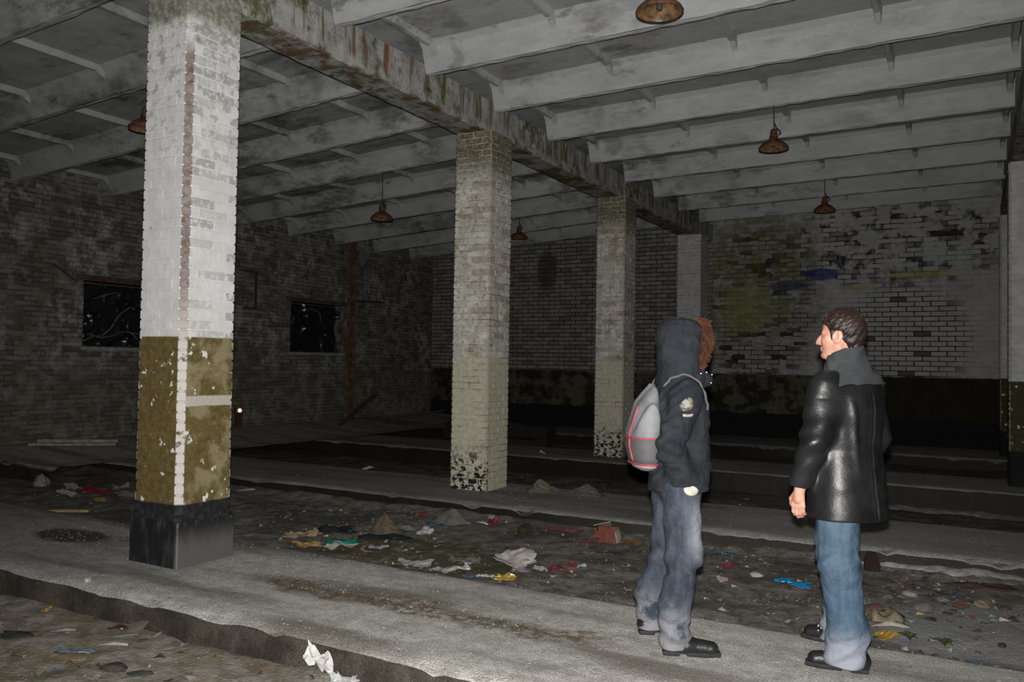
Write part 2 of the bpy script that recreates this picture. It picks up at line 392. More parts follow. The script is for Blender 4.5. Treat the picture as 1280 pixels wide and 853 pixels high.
def bed_mat():
    M = Mat('trodden_dirt', 0.95, 0.1)
    x, y, z = M.xyz()
    n1 = M.noise(1.1, 5, 0.6); n2 = M.noise(7, 6, 0.7); n3 = M.noise(50, 4, 0.7)
    c = M.mix(M.ss(n2, 0.35, 0.68), (0.23, 0.215, 0.19), (0.095, 0.084, 0.069))
    c = M.mix(M.math('MULTIPLY', M.ss(n1, 0.48, 0.6), 0.6), c, (0.07, 0.062, 0.05))
    moss = M.math('MULTIPLY', M.blob((-4.1, 6.1, -0.1), 1.1, 0.7, 1, 0.6), M.ss(M.noise(6, 5, .65), 0.40, 0.55))
    c = M.mix(M.math('MULTIPLY', moss, 0.8), c, (0.075, 0.075, 0.025))
    # smooth pale silt drifted at the right
    silt = M.blob((0.5, 6.2, -0.15), 1.25, 1.0, 1, 0.5)
    c = M.mix(M.math('MULTIPLY', silt, 0.85), c, (0.30, 0.30, 0.305))
    front = M.ss(y, 3.7, 3.4)
    fc = M.mix(M.ss(n2, 0.35, 0.65), (0.32, 0.295, 0.25), (0.16, 0.143, 0.113))
    fc = M.mix(M.math('MULTIPLY', M.ss(M.noise(2.5, 5, .6), 0.48, 0.6), 0.6), fc, (0.17, 0.125, 0.065))
    fc = M.mix(M.math('MULTIPLY', M.ss(y, 2.9, 2.5), M.ss(n2, .4, .6)), fc, (0.15, 0.145, 0.085))
    c = M.mix(front, c, fc)
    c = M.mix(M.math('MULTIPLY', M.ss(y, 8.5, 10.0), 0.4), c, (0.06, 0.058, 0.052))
    c = M.mix(M.math('MULTIPLY', M.ss(n3, 0.63, 0.72), 0.45), c, (0.40, 0.39, 0.36))
    M.color(c); M.bump(M.math('ADD', n3, M.math('MULTIPLY', n2, 2)), 0.7, 0.025)
    return M.m

M_LEFT = wall_left_mat()
M_LEFT_J = mortar_mat('soiled_mortar', (0.045, 0.042, 0.036), (0.15, 0.145, 0.125), (0.42, 0.6))
M_BACK = wall_back_mat(False); M_BACK_J = wall_back_mat(True)
M_SLAB = slab_mat('ceiling_concrete', (0.40, 0.405, 0.405), (0.075, 0.073, 0.068), 0.55, 0.54)
M_SLAB_L = slab_mat('sooty_ceiling_concrete', (0.36, 0.365, 0.36), (0.060, 0.060, 0.054), 0.46, 0.52)
M_GIRD = girder_mat(); M_PLAT = platform_mat(); M_BED = bed_mat()
M_RUST = flat_mat('rusted_enamel', (0.085, 0.034, 0.018), 0.6, 0.4, 0.6, 18, 0.4)
M_RUST_IN = flat_mat('rust_spotted_enamel', (0.13, 0.075, 0.038), 0.35, 0.5, 0.75, 14, 0.3)
M_DARKRUST = flat_mat('dark_rust', (0.07, 0.035, 0.022), 0.8, 0.3, 0.5, 20)
M_IRON = flat_mat('old_iron', (0.04, 0.036, 0.032), 0.7, 0.4, 0.4, 30)
M_WOOD = flat_mat('weathered_wood', (0.27, 0.22, 0.17), 0.85, 0.2, 0.35, 9)
M_DARKWOOD = flat_mat('dark_broken_wood', (0.07, 0.05, 0.036), 0.9, 0.2, 0.4, 9)

# ------------------------------------------------------------------ the place: sizes
COLX = -5.356; RIGHTX = 0.67; COLY0 = 4.431; BAY = 4.412; HALF = 0.261
XL = -12.89; YB = 18.7; ZG = 4.37
SLOPE_R = 0.021; SLOPE_L = 0.059; ZJ = 4.66

# ------------------------------------------------------------------ floor
floor = empty('floor'); tag(floor, kind='structure')
def grid_mesh(xs, ys, zf):
    X, Y = np.meshgrid(xs, ys, indexing='ij'); Z = zf(X, Y)
    nx, ny = X.shape
    v = np.stack([X.ravel(), Y.ravel(), Z.ravel()], 1)
    i = np.arange(nx-1)[:, None]*ny+np.arange(ny-1)[None]
    f = np.stack([i, i+ny, i+ny+1, i+1], -1).reshape(-1, 4)
    return v, f
def bed_z(X, Y):
    base = np.interp(Y, [2.0, 4.2, 4.6, 9.0, 9.4, 13.2, 13.6, 19], [-0.18, -0.18, -0.155, -0.155, -0.29, -0.29, -0.2, -0.2])
    z = base+0.06*fbm(X*1.3, Y*1.3, 3)+0.055*fbm(X*5, Y*5, 5)
    z = z+0.11*np.exp(-((Y-5.12)/0.35)**2)*np.clip((X+1.2)/0.8, 0, 1)      # silt banked against the strip
    z = z+0.05*np.exp(-((Y-7.86)/0.12)**2)
    return np.minimum(z, -0.03)
v, f = grid_mesh(np.arange(-13.2, 3.0, 0.075), np.arange(-1.0, 19.2, 0.075), bed_z)
mobj('trench_bed', v, f, M_BED, floor, True)

def platform(y0, y1, depth, seed, x0=-12.9, x1=3.0, ztop=lambda X, Y: 0*X):
    xs = np.arange(x0, x1+0.01, 0.07)
    prof = [(y0-0.035, -depth-0.06), (y0-0.025, -depth*0.7), (y0-0.018, -depth*0.4), (y0-0.012, -depth*0.15), (y0+0.004, -0.018), (y0+0.03, -0.004)]
    prof += [(q, 0.0) for q in np.arange(y0+0.08, y1-0.06, 0.07)]
    prof += [(y1-0.03, -0.004), (y1-0.004, -0.018), (y1+0.015, -depth*0.4), (y1+0.03, -depth-0.06)]
    P = np.array(prof); n = len(prof)
    X = np.repeat(xs[:, None], n, 1); Y = np.repeat(P[None, :, 0], len(xs), 0).copy(); Z = np.repeat(P[None, :, 1], len(xs), 0).copy()
    edge = 0.05*fbm(xs*1.1, xs*0+seed, seed)+0.035*fbm(xs*5, xs*0+seed, seed+9)
    w0 = np.clip(1-np.abs(Y-y0)/0.25, 0, 1); w1 = np.clip(1-np.abs(Y-y1)/0.25, 0, 1)
    Y += edge[:, None]*w0-edge[::-1][:, None]*w1
    top = Z > -0.01
    Z += np.where(top, 0.012*fbm(X*4, Y*4, seed+2)+0.006*fbm(X*14, Y*14, seed+4), 0.02*fbm(X*5, Z*9, seed+6))
    chip = np.clip(fbm(X*3.1, X*0+seed, seed+12)-0.1, 0, 1)*0.25
    Z -= chip*np.clip(1-np.abs(Y-y0)/0.07, 0, 1)
    Z += ztop(X, Y)
    v = np.stack([X.ravel(), Y.ravel(), Z.ravel()], 1)
    i = np.arange(len(xs)-1)[:, None]*n+np.arange(n-1)[None]
    f = np.stack([i, i+n, i+n+1, i+1], -1).reshape(-1, 4)
    return mobj('platform', v, f, M_PLAT, floor, True)
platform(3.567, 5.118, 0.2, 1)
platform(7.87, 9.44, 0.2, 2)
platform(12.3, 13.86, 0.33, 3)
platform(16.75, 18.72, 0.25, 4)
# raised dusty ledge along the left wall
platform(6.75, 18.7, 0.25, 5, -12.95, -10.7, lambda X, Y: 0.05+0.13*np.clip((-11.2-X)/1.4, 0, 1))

# ------------------------------------------------------------------ left wall with two window holes
wl = MB()
WIN = [(8.56, 10.25, 1.705, 2.807), (13.338, 15.027, 1.705, 2.807)]
WTOP = 4.82; WTH = 0.5
ys = [3.0, WIN[0][0], WIN[0][1], WIN[1][0], WIN[1][1], YB+0.4]
for a, b in ((0, 1), (2, 3), (4, 5)): wl.box(XL-WTH, XL, ys[a], ys[b], -0.4, WTOP)
for (a, b, c, d) in WIN:
    wl.box(XL-WTH, XL, a, b, -0.4, c); wl.box(XL-WTH, XL, a, b, d, WTOP)
wall_left = wl.obj('wall_left', M_LEFT_J); tag(wall_left, kind='structure')

def rect_brick(L, H, P, jit=0.004, inset=0.006):
    j = lambda: rng.uniform(-jit, jit)
    hl, hh = L/2, H/2
    b = [(-hl+j(), -0.02, -hh+j()*.6), (hl+j(), -0.02, -hh+j()*.6), (hl+j(), -0.02, hh+j()*.6), (-hl+j(), -0.02, hh+j()*.6)]
    m = [(x, P*0.45, z) for x, _, z in b]
    fr = [(x-math.copysign(inset+abs(j()), x), P+j()*.5, z-math.copysign(inset, z)) for x, _, z in b]
    v = b+m+fr
    f = []
    for o in (0, 4):
        for k in range(4): f.append((o+k, o+(k+1) % 4, o+4+(k+1) % 4, o+4+k))
    f.append((8, 9, 10, 11))
    return v, f      # outward is +y, along is x

def lay_wall(name_wall, wall, a0, a1, z0, z1, L, H, G, holes, place, rot, mat, keep, P=0.012, seed=0, nvar=24):
    """running bond; keep(a, z) ranks what becomes single bricks; rest one stuff mesh"""
    r = random.Random(seed)
    cells = []
    k = 0; z = z0
    while z < z1-H*0.5:
        a = a0-(L+G)*(0.5*(k % 2))
        while a < a1:
            s, e = max(a, a0), min(a+L, a1)
            zz0, zz1 = z, z+H
            spans = [(s, e)]
            for (h0, h1, hz0, hz1) in holes:
                if zz1 > hz0-0.01 and zz0 < hz1+0.01:
                    ns = []
                    for (p, q) in spans:
                        if q <= h0 or p >= h1: ns.append((p, q))
                        else:
                            if p < h0-0.05: ns.append((p, h0))
                            if q > h1+0.05: ns.append((h1, q))
                    spans = ns
            for (p, q) in spans:
                if q-p > 0.05: cells.append(((p+q)/2, q-p, z+H/2))
            a += L+G
        k += 1; z += H+G
    full = [c for c in cells if abs(c[1]-L) < 0.01 and keep(c[0], c[2]) is not None]
    full.sort(key=lambda c: keep(c[0], c[2]))
    single = full[:300]; sset = set(single)
    vars_ = []
    for i in range(nvar):
        v, f = rect_brick(L, H, P)
        vars_.append(mesh_data('brick', v, f, mat, False, [i/(nvar-1)]*len(v)))
    for c in single:
        o = link('brick', r.choice(vars_), wall, place(c[0]+r.uniform(-.003, .003), r.uniform(-.004, .004), c[2]), rot)
    mb = MB()
    cr, sr = math.cos(rot), math.sin(rot)
    for c in cells:
        if c in sset: continue
        v, f = rect_brick(c[1], H, P)
        px, py, pz = place(c[0], r.uniform(-.004, .004), c[2])
        mb.add([(px+x*cr-y*sr, py+x*sr+y*cr, pz+zz) for x, y, zz in v], f, r.random())
    st = mb.obj('brickwork', mat, wall, False, True)
    tag(st, kind='stuff')
    return len(cells), len(single)

# outward (+y of brick) must face +X on the left wall: rotate -90 deg
lay_wall('wall_left', wall_left, 3.0, YB, 0.0, WTOP-0.02, 0.25, 0.066, 0.0115, WIN,
         lambda a, d, z: (XL+d, a, z), -math.pi/2, M_LEFT,
         lambda a, z: (a-7.0)**2*0.6+(z-2.4)**2 if 7.0 < a < 11.6 and 0.3 < z else None, 0.010, 21)

# ------------------------------------------------------------------ back wall
wb = MB(); wb.box(XL, 4.0, YB, YB+0.5, -0.4, 5.35)
wall_back = wb.obj('wall_back', M_BACK_J); tag(wall_back, kind='structure')
def keep_back(a, z):
    if -2.55 < a < 0.15 and 1.42 < z < 3.35: return ((a+1.2)/1.3)**2+((z-2.3)/1.0)**2
    if -10.6 < a < -7.6 and 1.6 < z < 4.55: return 0.3+abs(z-3.0)*0.35
    return None
# outward faces -Y: rotate 180 deg
lay_wall('wall_back', wall_back, XL, 4.0, 0.0, 5.3, 0.28, 0.085, 0.016, [],
         lambda a, d, z: (a, YB+d, z), math.pi, M_BACK, keep_back, 0.012, 22)

# ------------------------------------------------------------------ windows: frame, sill and black film
def film(y0, y1, z0, z1, seed):
    n, m = 60, 44
    Y, Z = np.meshgrid(np.linspace(y0, y1, n), np.linspace(z0, z1, m), indexing='ij')
    a = Y*1.7+Z*1.1; b = Z*2.3-Y*1.4
    r1 = 1-np.abs(2*vnoise(a*1.4+seed, b*1.1, seed)-1); r2 = 1-np.abs(2*vnoise(a*3.1, b*2.7+seed, seed+3)-1)
    X = XL-0.24+0.09*r1**4+0.05*r2**5+0.02*fbm(Y*3, Z*3, seed)
    v = np.stack([X.ravel(), Y.ravel(), Z.ravel()], 1)
    i = np.arange(n-1)[:, None]*m+np.arange(m-1)[None]
    f = np.stack([i, i+m, i+m+1, i+1], -1).reshape(-1, 4)
    return v, f
M_FILM = flat_mat('black_plastic_film', (0.012, 0.012, 0.013), 0.28, 0.6, 0.2, 10, 0.0)
M_SILL = flat_mat('dusty_cement', (0.24, 0.235, 0.22), 0.9, 0.1, 0.3, 12)
M_FRAME = flat_mat('rotten_window_frame', (0.075, 0.06, 0.045), 0.85, 0.2, 0.4, 12)
M_STRIP = flat_mat('torn_pale_film', (0.13, 0.13, 0.125), 0.5, 0.5, 0.2, 20)
for i, (a, b, c, d) in enumerate(WIN):
    w = empty('window_%d' % (i+1), (XL, (a+b)/2, c)); tag(w, kind='structure')
    o0 = Vector((XL, (a+b)/2, c))
    def rel(mb): mb.v = [tuple(Vector(p)-o0) for p in mb.v]; return mb
    s = MB(); s.box(XL-0.45, XL+0.05, a-0.04, b+0.04, c-0.05, c); rel(s).obj('window_sill', M_SILL, w)
    s = MB(); s.box(XL-WTH, XL+0.014, a-0.15, b+0.2, d, d+0.1); rel(s).obj('lintel', M_DARKWOOD, w)
    for (y0, y1, z0, z1) in ((a, a+0.06, c, d), (b-0.06, b, c, d), (a+.06, b-.06, d-0.06, d), (a+.06, b-.06, c, c+0.05)):
        s = MB(); s.box(XL-0.33, XL-0.26, y0, y1, z0, z1); rel(s).obj('frame_bar', M_FRAME, w)
    v, f = film(a+0.03, b-0.03, c+0.02, d-0.03, 31+i*7)
    v = v-np.array(o0)
    fo = mobj('plastic_sheet', v, f, M_FILM, w, True)
    fo['label'] = 'wrinkled black plastic film in the window opening'
    # strips of torn film that catch the flash
    paths = ([[(0.15, 0.12), (0.5, 0.2), (0.75, 0.5), (1.0, 0.72), (1.35, 0.85)], [(0.1, 0.22), (0.45, 0.16), (0.85, 0.28), (1.3, 0.22)], [(0.05, .06), (0.3, 0.14)], [(0.95, 0.3), (1.25, 0.1)], [(0.3, 0.82), (0.85, 0.98)]] if i == 0 else
             [[(0.35, 0.78), (0.55, 0.95), (0.8, 1.0), (1.1, 0.9), (1.3, 0.55)], [(0.2, 0.62), (0.32, 0.82)]])
    for p in paths:
        q = []
        for t in np.linspace(0, len(p)-1, len(p)*5):
            k = min(int(t), len(p)-2); u = t-k
            q.append((0.055-0.24+0.02*math.sin(5*t), a+p[k][0]*(1-u)+p[k+1][0]*u-o0.y, p[k][1]*(1-u)+p[k+1][1]*u+0.02*math.sin(3.1*t)))
        s = MB(); s.tube(q, [0.003+0.009*math.sin(math.pi*j/(len(q)-1))*(0.5+rng.random()) for j in range(len(q))], 5)
        s.obj('torn_strip', M_STRIP, w, True)

# ------------------------------------------------------------------ ceiling: ribbed slabs
ceiling = MB()
ceiling.v = []
def zceil(x): return ZJ+(SLOPE_R*(x-COLX) if x > COLX else SLOPE_L*(x-COLX))
ceiling.add([(XL-.5, -1, zceil(XL-.5)+0.37), (COLX, -1, ZJ+0.37), (4, -1, zceil(4)+0.37), (XL-.5, 19.2, zceil(XL-.5)+0.37), (COLX, 19.2, ZJ+0.37), (4, 19.2, zceil(4)+0.37),
             (XL-.5, -1, zceil(XL-.5)+0.5), (COLX, -1, ZJ+0.5), (4, -1, zceil(4)+0.5), (XL-.5, 19.2, zceil(XL-.5)+0.5), (COLX, 19.2, ZJ+0.5), (4, 19.2, zceil(4)+0.5)],
            [(0, 3, 4, 1), (1, 4, 5, 2), (6, 7, 10, 9), (7, 8, 11, 10), (0, 1, 7, 6), (1, 2, 8, 7), (3, 9, 10, 4), (4, 10, 11, 5), (0, 6, 9, 3), (2, 5, 11, 8)])
ceil = ceiling.obj('ceiling', M_SLAB); tag(ceil, kind='structure')

def ribbed_panel(x0, x1, slope, mat, ribs, name):
    """width BAY/3 in y (centred), ribs down to z=0, flange underside at 0.3"""
    W = BAY/3-0.014; hw = W/2
    R = 0.30; fl_ = 0.36
    n = max(2, int((x1-x0)/0.12))
    xs = np.linspace(x0, x1, n)
    prof = [(-hw, fl_), (-hw, 0.0), (-hw+0.032, 0.0), (-hw+0.05, 0.06), (-hw+0.11, R-0.05), (-hw+0.17, R), (hw-0.17, R), (hw-0.11, R-0.05), (hw-0.05, 0.06), (hw-0.032, 0.0), (hw, 0.0), (hw, fl_)]
    V = []; F = []
    m = len(prof)
    for x in xs:
        for k, (y, z) in enumerate(prof):
            j = 0.008 if k in (1, 2, 9, 10) else 0.003
            V.append((x, y+rng.uniform(-j, j), z+rng.uniform(-j, j)*0.7+slope*(x-COLX)))
    for i in range(n-1):
        for k in range(m-1): F.append((i*m+k, i*m+k+1, (i+1)*m+k+1, (i+1)*m+k))
    mb = MB(); mb.add(V, F)
    mb.f.append(tuple(range(m-1, -1, -1))); mb.f.append(tuple((n-1)*m+k for k in range(m)))
    # transverse ribs
    for xr in ribs:
        s = slope*(xr-COLX)
        for sx in (0,):
            a, b = 0.026, 0.05
            y0 = hw-0.075
            v = [(xr-a, -y0, s+0.16), (xr+a, -y0, s+0.16), (xr+a, y0, s+0.16), (xr-a, y0, s+0.16),
                 (xr-a, -y0+0.12, s+0.235), (xr+a, -y0+0.12, s+0.235), (xr+a, y0-0.12, s+0.235), (xr-a, y0-0.12, s+0.235),
                 (xr-b, -y0, s+R+.01), (xr+b, -y0, s+R+.01), (xr+b, y0, s+R+.01), (xr-b, y0, s+R+.01)]
            mb.add(v, [(0, 1, 5, 4), (4, 5, 6, 7), (7, 6, 2, 3), (0, 4, 7, 3, 11, 8), (1, 9, 10, 2, 6, 5), (0, 8, 9, 1), (3, 2, 10, 11)])
    return mesh_data(name, mb.v, mb.f, mat)
pm_r = [ribbed_panel(COLX+0.16, RIGHTX-0.235, SLOPE_R, M_SLAB, (-5.05, -3.63, -2.22, -0.82, 0.38), 'ceiling_panel') for _ in range(3)]
pm_l = [ribbed_panel(XL+0.02, COLX-0.27, SLOPE_L, M_SLAB_L, (-5.7, -7.1, -8.5, -9.9, -11.3, -12.6), 'ceiling_panel') for _ in range(3)]
pm_e = ribbed_panel(RIGHTX+0.235, 4.0, SLOPE_R, M_SLAB, (1.0, 2.4), 'ceiling_panel')
PW = BAY/3
yk = [COLY0+PW*(k+0.5) for k in range(-3, 9)]
for y in yk:
    for pool in (pm_r, pm_l, [pm_e]):
        link('ceiling_panel', rng.choice(pool), ceil, (0, y, ZJ))
# last narrow strip to the back wall
for (x0, x1, sl, mt) in ((COLX+.03, 4.0, SLOPE_R, M_SLAB), (XL+.02, COLX-.03, SLOPE_L, M_SLAB_L)):
    y0 = yk[-1]+PW/2
    s = MB(); s.add([(x0, y0, ZJ+.3+sl*(x0-COLX)), (x1, y0, ZJ+.3+sl*(x1-COLX)), (x1, YB+.3, ZJ+.3+sl*(x1-COLX)), (x0, YB+.3, ZJ+.3+sl*(x0-COLX)),
                     (x0, y0, ZJ+.365+sl*(x0-COLX)), (x1, y0, ZJ+.365+sl*(x1-COLX)), (x1, YB+.3, ZJ+.365+sl*(x1-COLX)), (x0, YB+.3, ZJ+.365+sl*(x0-COLX))],
                    [(0, 3, 2, 1), (4, 5, 6, 7), (0, 1, 5, 4), (1, 2, 6, 5), (2, 3, 7, 6), (3, 0, 4, 7)])
    s.obj('ceiling_panel', mt, ceil)

# ------------------------------------------------------------------ girders on the column rows
def girder(name, cx, y0, y1, w, label):
    n = 26; ysg = np.linspace(y0+0.012, y1-0.012, n)
    prof = [(-w/2+0.02, 0.0), (-w/2, 0.02), (-w/2, 0.16), (-w/2, 0.40), (w/2, 0.40), (w/2, 0.16), (w/2, 0.02), (w/2-0.02, 0.0), (0, -0.002)]
    m = len(prof); V = []; F = []
    for yy in ysg:
        for (a, z) in prof:
            V.append((a+rng.uniform(-.007, .007), yy-y0, max(0.0, z+rng.uniform(-.006, .006)) if z < 0.3 else z))
    for i in range(n-1):
        for k in range(m): F.append((i*m+k, i*m+(k+1) % m, (i+1)*m+(k+1) % m, (i+1)*m+k))
    F.append(tuple(range(m))); F.append(tuple((n-1)*m+k for k in range(m-1, -1, -1)))
    o = mobj('concrete_girder', V, F, M_GIRD, None, False, None, (cx, y0, ZG))
    tag(o, label, 'girder', 'concrete girders along the column rows')
    return o
GX = -5.41; GW = 0.40
names_g = ['mossy concrete girder between the tall white column at left and the overhead front edge',
           'mossy concrete girder running from the white-painted front column to the second column',
           'rust streaked concrete girder between the second and third brick columns',
           'grey concrete girder between the third brick column and the far pier',
           'short grey girder end between the far pier and the back wall']
gy = [COLY0-BAY]+[COLY0+BAY*k for k in range(4)]+[YB]
for k in range(5): girder('g', GX, gy[k], gy[k+1], GW, names_g[k])
for k, lb in enumerate(('plain grey girder overhead at the right edge, nearest of that row', 'plain grey girder above the white pier at the right edge', 'far grey girder of the right row, reaching the back wall')):
    girder('g', RIGHTX, COLY0+BAY*(k), COLY0+BAY*(k+1) if k < 2 else YB, 0.44, lb)

# ------------------------------------------------------------------ brick columns
def poly_brick(poly, H, ch, tone, jit):
    n = len(poly); cx = sum(p[0] for p in poly)/n; cy = sum(p[1] for p in poly)/n
    def ring(z, ins):
        out = []
        for (x, y) in poly:
            dx, dy = x-cx, y-cy; L = math.hypot(dx, dy)
            out.append((x-dx/L*ins+rng.uniform(-jit, jit), y-dy/L*ins+rng.uniform(-jit, jit), z))
        return out
    V = ring(0, ch*1.3)+ring(ch, 0)+ring(H-ch, 0)+ring(H, ch*1.3)
    F = []
    for r in range(3):
        for k in range(n): F.append((r*n+k, r*n+(k+1) % n, (r+1)*n+(k+1) % n, (r+1)*n+k))
    F.append(tuple(range(n-1, -1, -1))); F.append(tuple(3*n+k for k in range(n)))
    return V, F

def course_polys(kind, a, g, cc):
    """footprints of the six bricks of one course; returns (poly, sides) with sides touched"""
    d = 0.125; out = []
    def rect(x0, x1, y0, y1):
        pts = []
        for (x, y, first) in ((x0, y0, 0), (x1, y0, 1), (x1, y1, 0), (x0, y1, 1)):
            if abs(abs(x)-a) < 1e-6 and abs(abs(y)-a) < 1e-6:
                p1 = (x-math.copysign(cc, x), y); p2 = (x, y-math.copysign(cc, y))
                pts += [p2, p1] if first == 0 else [p1, p2]
            else: pts.append((x, y))
        sides = set()
        if y0 <= -a+1e-6: sides.add('-y')
        if y1 >= a-1e-6: sides.add('+y')
        if x0 <= -a+1e-6: sides.add('-x')
        if x1 >= a-1e-6: sides.add('+x')
        return pts, sides
    rs = [(-a, -g/2, -a, -a+d), (g/2, a, -a, -a+d), (-a, -g/2, a-d, a), (g/2, a, a-d, a), (a-d, a, -a+d+g, a-d-g), (-a, -a+d, -a+d+g, a-d-g)]
    for (x0, x1, y0, y1) in rs:
        if kind: x0, x1, y0, y1 = y0, y1, x0, x1
        out.append(rect(x0, x1, y0, y1))
    return out

def brick_column(cx, cy, mat, core_mat, label, visible, singles, cc, recess, jit, top=ZG, bevel=0.006, gv=0.010, deep=0.0):
    root = empty('brick_column', (cx, cy, 0)); tag(root, label, 'column')
    a = HALF
    core = MB(); q = a-recess; cq = cc+recess*0.4+deep
    poly = [(-q+cq, -q), (q-cq, -q), (q, -q+cq), (q, q-cq), (q-cq, q), (-q+cq, q), (-q, q-cq), (-q, -q+cq)]
    core.add([(x, y, -0.02) for x, y in poly]+[(x, y, top-0.002) for x, y in poly], [tuple(range(7, -1, -1)), tuple(range(8, 16))]+[(k, (k+1) % 8, 8+(k+1) % 8, 8+k) for k in range(8)])
    core.obj('mortar_core', core_mat, root)
    g = 0.010; N = 57; H = top/N-g*0.8
    cache = {}
    hid = MB(); r = random.Random(int(cx*100)+int(cy*10)); cnt = 0
    for k in range(N):
        for bi, (poly, sides) in enumerate(course_polys(k % 2, a, gv, cc)):
            z = k*top/N
            vis = bool(sides & visible)
            if vis and cnt < singles:
                key = (k % 2, bi, r.randrange(5))
                if key not in cache:
                    t = r.random()
                    V, F = poly_brick([(x+r.uniform(-jit, jit), y+r.uniform(-jit, jit)) for x, y in poly], H, bevel, t, jit*0.6)
                    cache[key] = mesh_data('brick', V, F, mat, False, [t]*len(V))
                link('brick', cache[key], root, (r.uniform(-.0015, .0015), r.uniform(-.0015, .0015), z)); cnt += 1
            else:
                V, F = poly_brick(poly, H, bevel, 0, jit)
                hid.add([(x, y, zz+z) for x, y, zz in V], F, r.random())
    if hid.v: tag(hid.obj('brickwork', mat, root, False, True), kind='stuff')
    return root

vis_l = {'-y', '+x'}; vis_r = {'-y', '-x'}
m1 = column_mat('painted_column', COLX, COLY0, 'painted')
m1c = column_mat('painted_joints', COLX, COLY0, 'painted')
c1 = brick_column(COLX, COLY0, m1, m1c, 'tall front brick column painted white above, olive below, with black foot', vis_l, 300, 0.044, 0.0022, 0.0007, ZG, 0.006, 0.004, 0.008)
# smooth black foot coat
pc = MB(); q = HALF+0.008
poly = [(-q+.01, -q), (q-.01, -q), (q, -q+.01), (q, q-.01), (q-.01, q), (-q+.01, q), (-q, q-.01), (-q, -q+.01)]
V = []
for z, e in ((-0.02, 0.004), (0.0, 0.002), (0.1, 0), (0.2, 0.001), (0.30, 0), (0.335, -0.003)):
    V += [(x*(1+e*4), y*(1+e*4), z+(rng.uniform(-.012, .012) if z > 0.3 else 0)) for x, y in poly]
F = [(r*8+k, r*8+(k+1) % 8, r*8+8+(k+1) % 8, r*8+8+k) for r in range(5) for k in range(8)]+[tuple(range(40, 48))]
M_FOOT = Mat('scuffed_tar', 0.5, 0.35)
x, y, z = M_FOOT.xyz()
nf = M_FOOT.noise(6, 5, .6, M_FOOT.stretch(2, 2, 0.6)); sidef = M_FOOT.ss(M_FOOT.math('SUBTRACT', x, COLX), 0.22, 0.262)
cf_ = M_FOOT.mix(M_FOOT.ss(nf, 0.45, 0.75), (0.011, 0.011, 0.012), (0.05, 0.05, 0.052))
cf_ = M_FOOT.mix(M_FOOT.math('MULTIPLY', sidef, M_FOOT.ss(M_FOOT.math('ADD', z, M_FOOT.math('MULTIPLY', nf, 0.2)), 0.42, 0.2)), cf_, (0.085, 0.083, 0.078))
M_FOOT.color(cf_); M_FOOT.bump(M_FOOT.noise(40), 0.3, 0.01)
pc.add(V, F); o = pc.obj('foot_coat', M_FOOT.m, c1); o['label'] = 'smooth black tar coat around the foot'

joint2 = mortar_mat('dirty_joint', (0.10, 0.09, 0.065), (0.46, 0.44, 0.38), (0.32, 0.56))
brick_column(COLX, COLY0+BAY, column_mat('dirty_white_column', COLX, COLY0+BAY, 'dirty'), joint2,
             'second brick column with dirty whitewash and tar-blackened foot', vis_l, 300, 0.016, 0.007, 0.0022)
brick_column(COLX, COLY0+2*BAY, column_mat('dirty_white_column_far', COLX, COLY0+2*BAY, 'dirty'), joint2,
             'third brick column, grimy white, just left of the hooded person', vis_l, 300, 0.016, 0.008, 0.0022)
jf = mortar_mat('pale_joint', (0.20, 0.195, 0.18), (0.5, 0.49, 0.46), (0.4, 0.6))
brick_column(COLX, COLY0+3*BAY, column_mat('far_white_column', COLX, COLY0+3*BAY, 'far'), jf,
             'far whitewashed brick pier close to the back wall', vis_l, 0, 0.012, 0.006, 0.002)
mr = column_mat('right_white_column', RIGHTX, COLY0+2*BAY, 'far'); mr2 = column_mat('right_far_column', RIGHTX, COLY0+3*BAY, 'far'); mf = column_mat('far_white_column', COLX, COLY0+3*BAY, 'far')
brick_column(RIGHTX, COLY0+2*BAY, mr, mr,
             'white-painted brick column cut off by the right edge of the view', vis_r, 0, 0.03, 0.004, 0.002)
brick_column(RIGHTX, COLY0+3*BAY, mr2, mr2,
             'far brick pier at the right against the back wall', vis_r, 0, 0.03, 0.004, 0.002)

# ------------------------------------------------------------------ hanging lamps
def lamp(x, y, z, hang, label, inside=False):
    """z is the rim of the shade"""
    root = empty('pendant_lamp', (x, y, z)); tag(root, label, 'lamp', 'rusty pendant lamps under the ribs')
    s = MB(); s.lathe([(0.175, 0.0), (0.18, 0.008), (0.165, 0.035), (0.12, 0.075), (0.075, 0.105), (0.045, 0.125), (0.04, 0.15)], 28)
    s.obj('shade', M_RUST, root, True)
    s = MB(); s.lathe([(0.172, 0.003), (0.158, 0.03), (0.115, 0.068), (0.07, 0.098), (0.03, 0.112), (0.0, 0.113)], 28)
    s.obj('shade_lining', M_RUST_IN, root, True)
    s = MB(); s.lathe([(0.0, 0.245), (0.03, 0.24), (0.042, 0.215), (0.045, 0.17), (0.052, 0.16), (0.052, 0.145), (0.0, 0.145)], 18)
    s.obj('lamp_cap', M_RUST, root, True)
    s = MB(); s.lathe([(0.0, 0.015), (0.018, 0.018), (0.026, 0.035), (0.022, 0.06), (0.018, 0.11), (0.0, 0.112)], 12)
    s.obj('bulb_holder', M_IRON, root, True)
    s = MB(); s.tube([(0, 0, 0.235), (0.003, 0, 0.3), (0, 0.002, hang*0.6+0.1), (0, 0, hang)], 0.008, 6); s.obj('hanging_rod', M_IRON, root)
    s = MB(); s.tube([(0.003, 0, 0.33), (0.03, 0.01, 0.26), (0.075, 0.01, 0.21), (0.085, 0, 0.19), (0.06, -0.01, 0.17)], 0.007, 6); s.obj('cable', M_IRON, root, True)
    return root
lamp(-2.06, 5.90, 4.19, 0.56, 'rusty pendant lamp with spotted lining, nearest of the right-hand row')
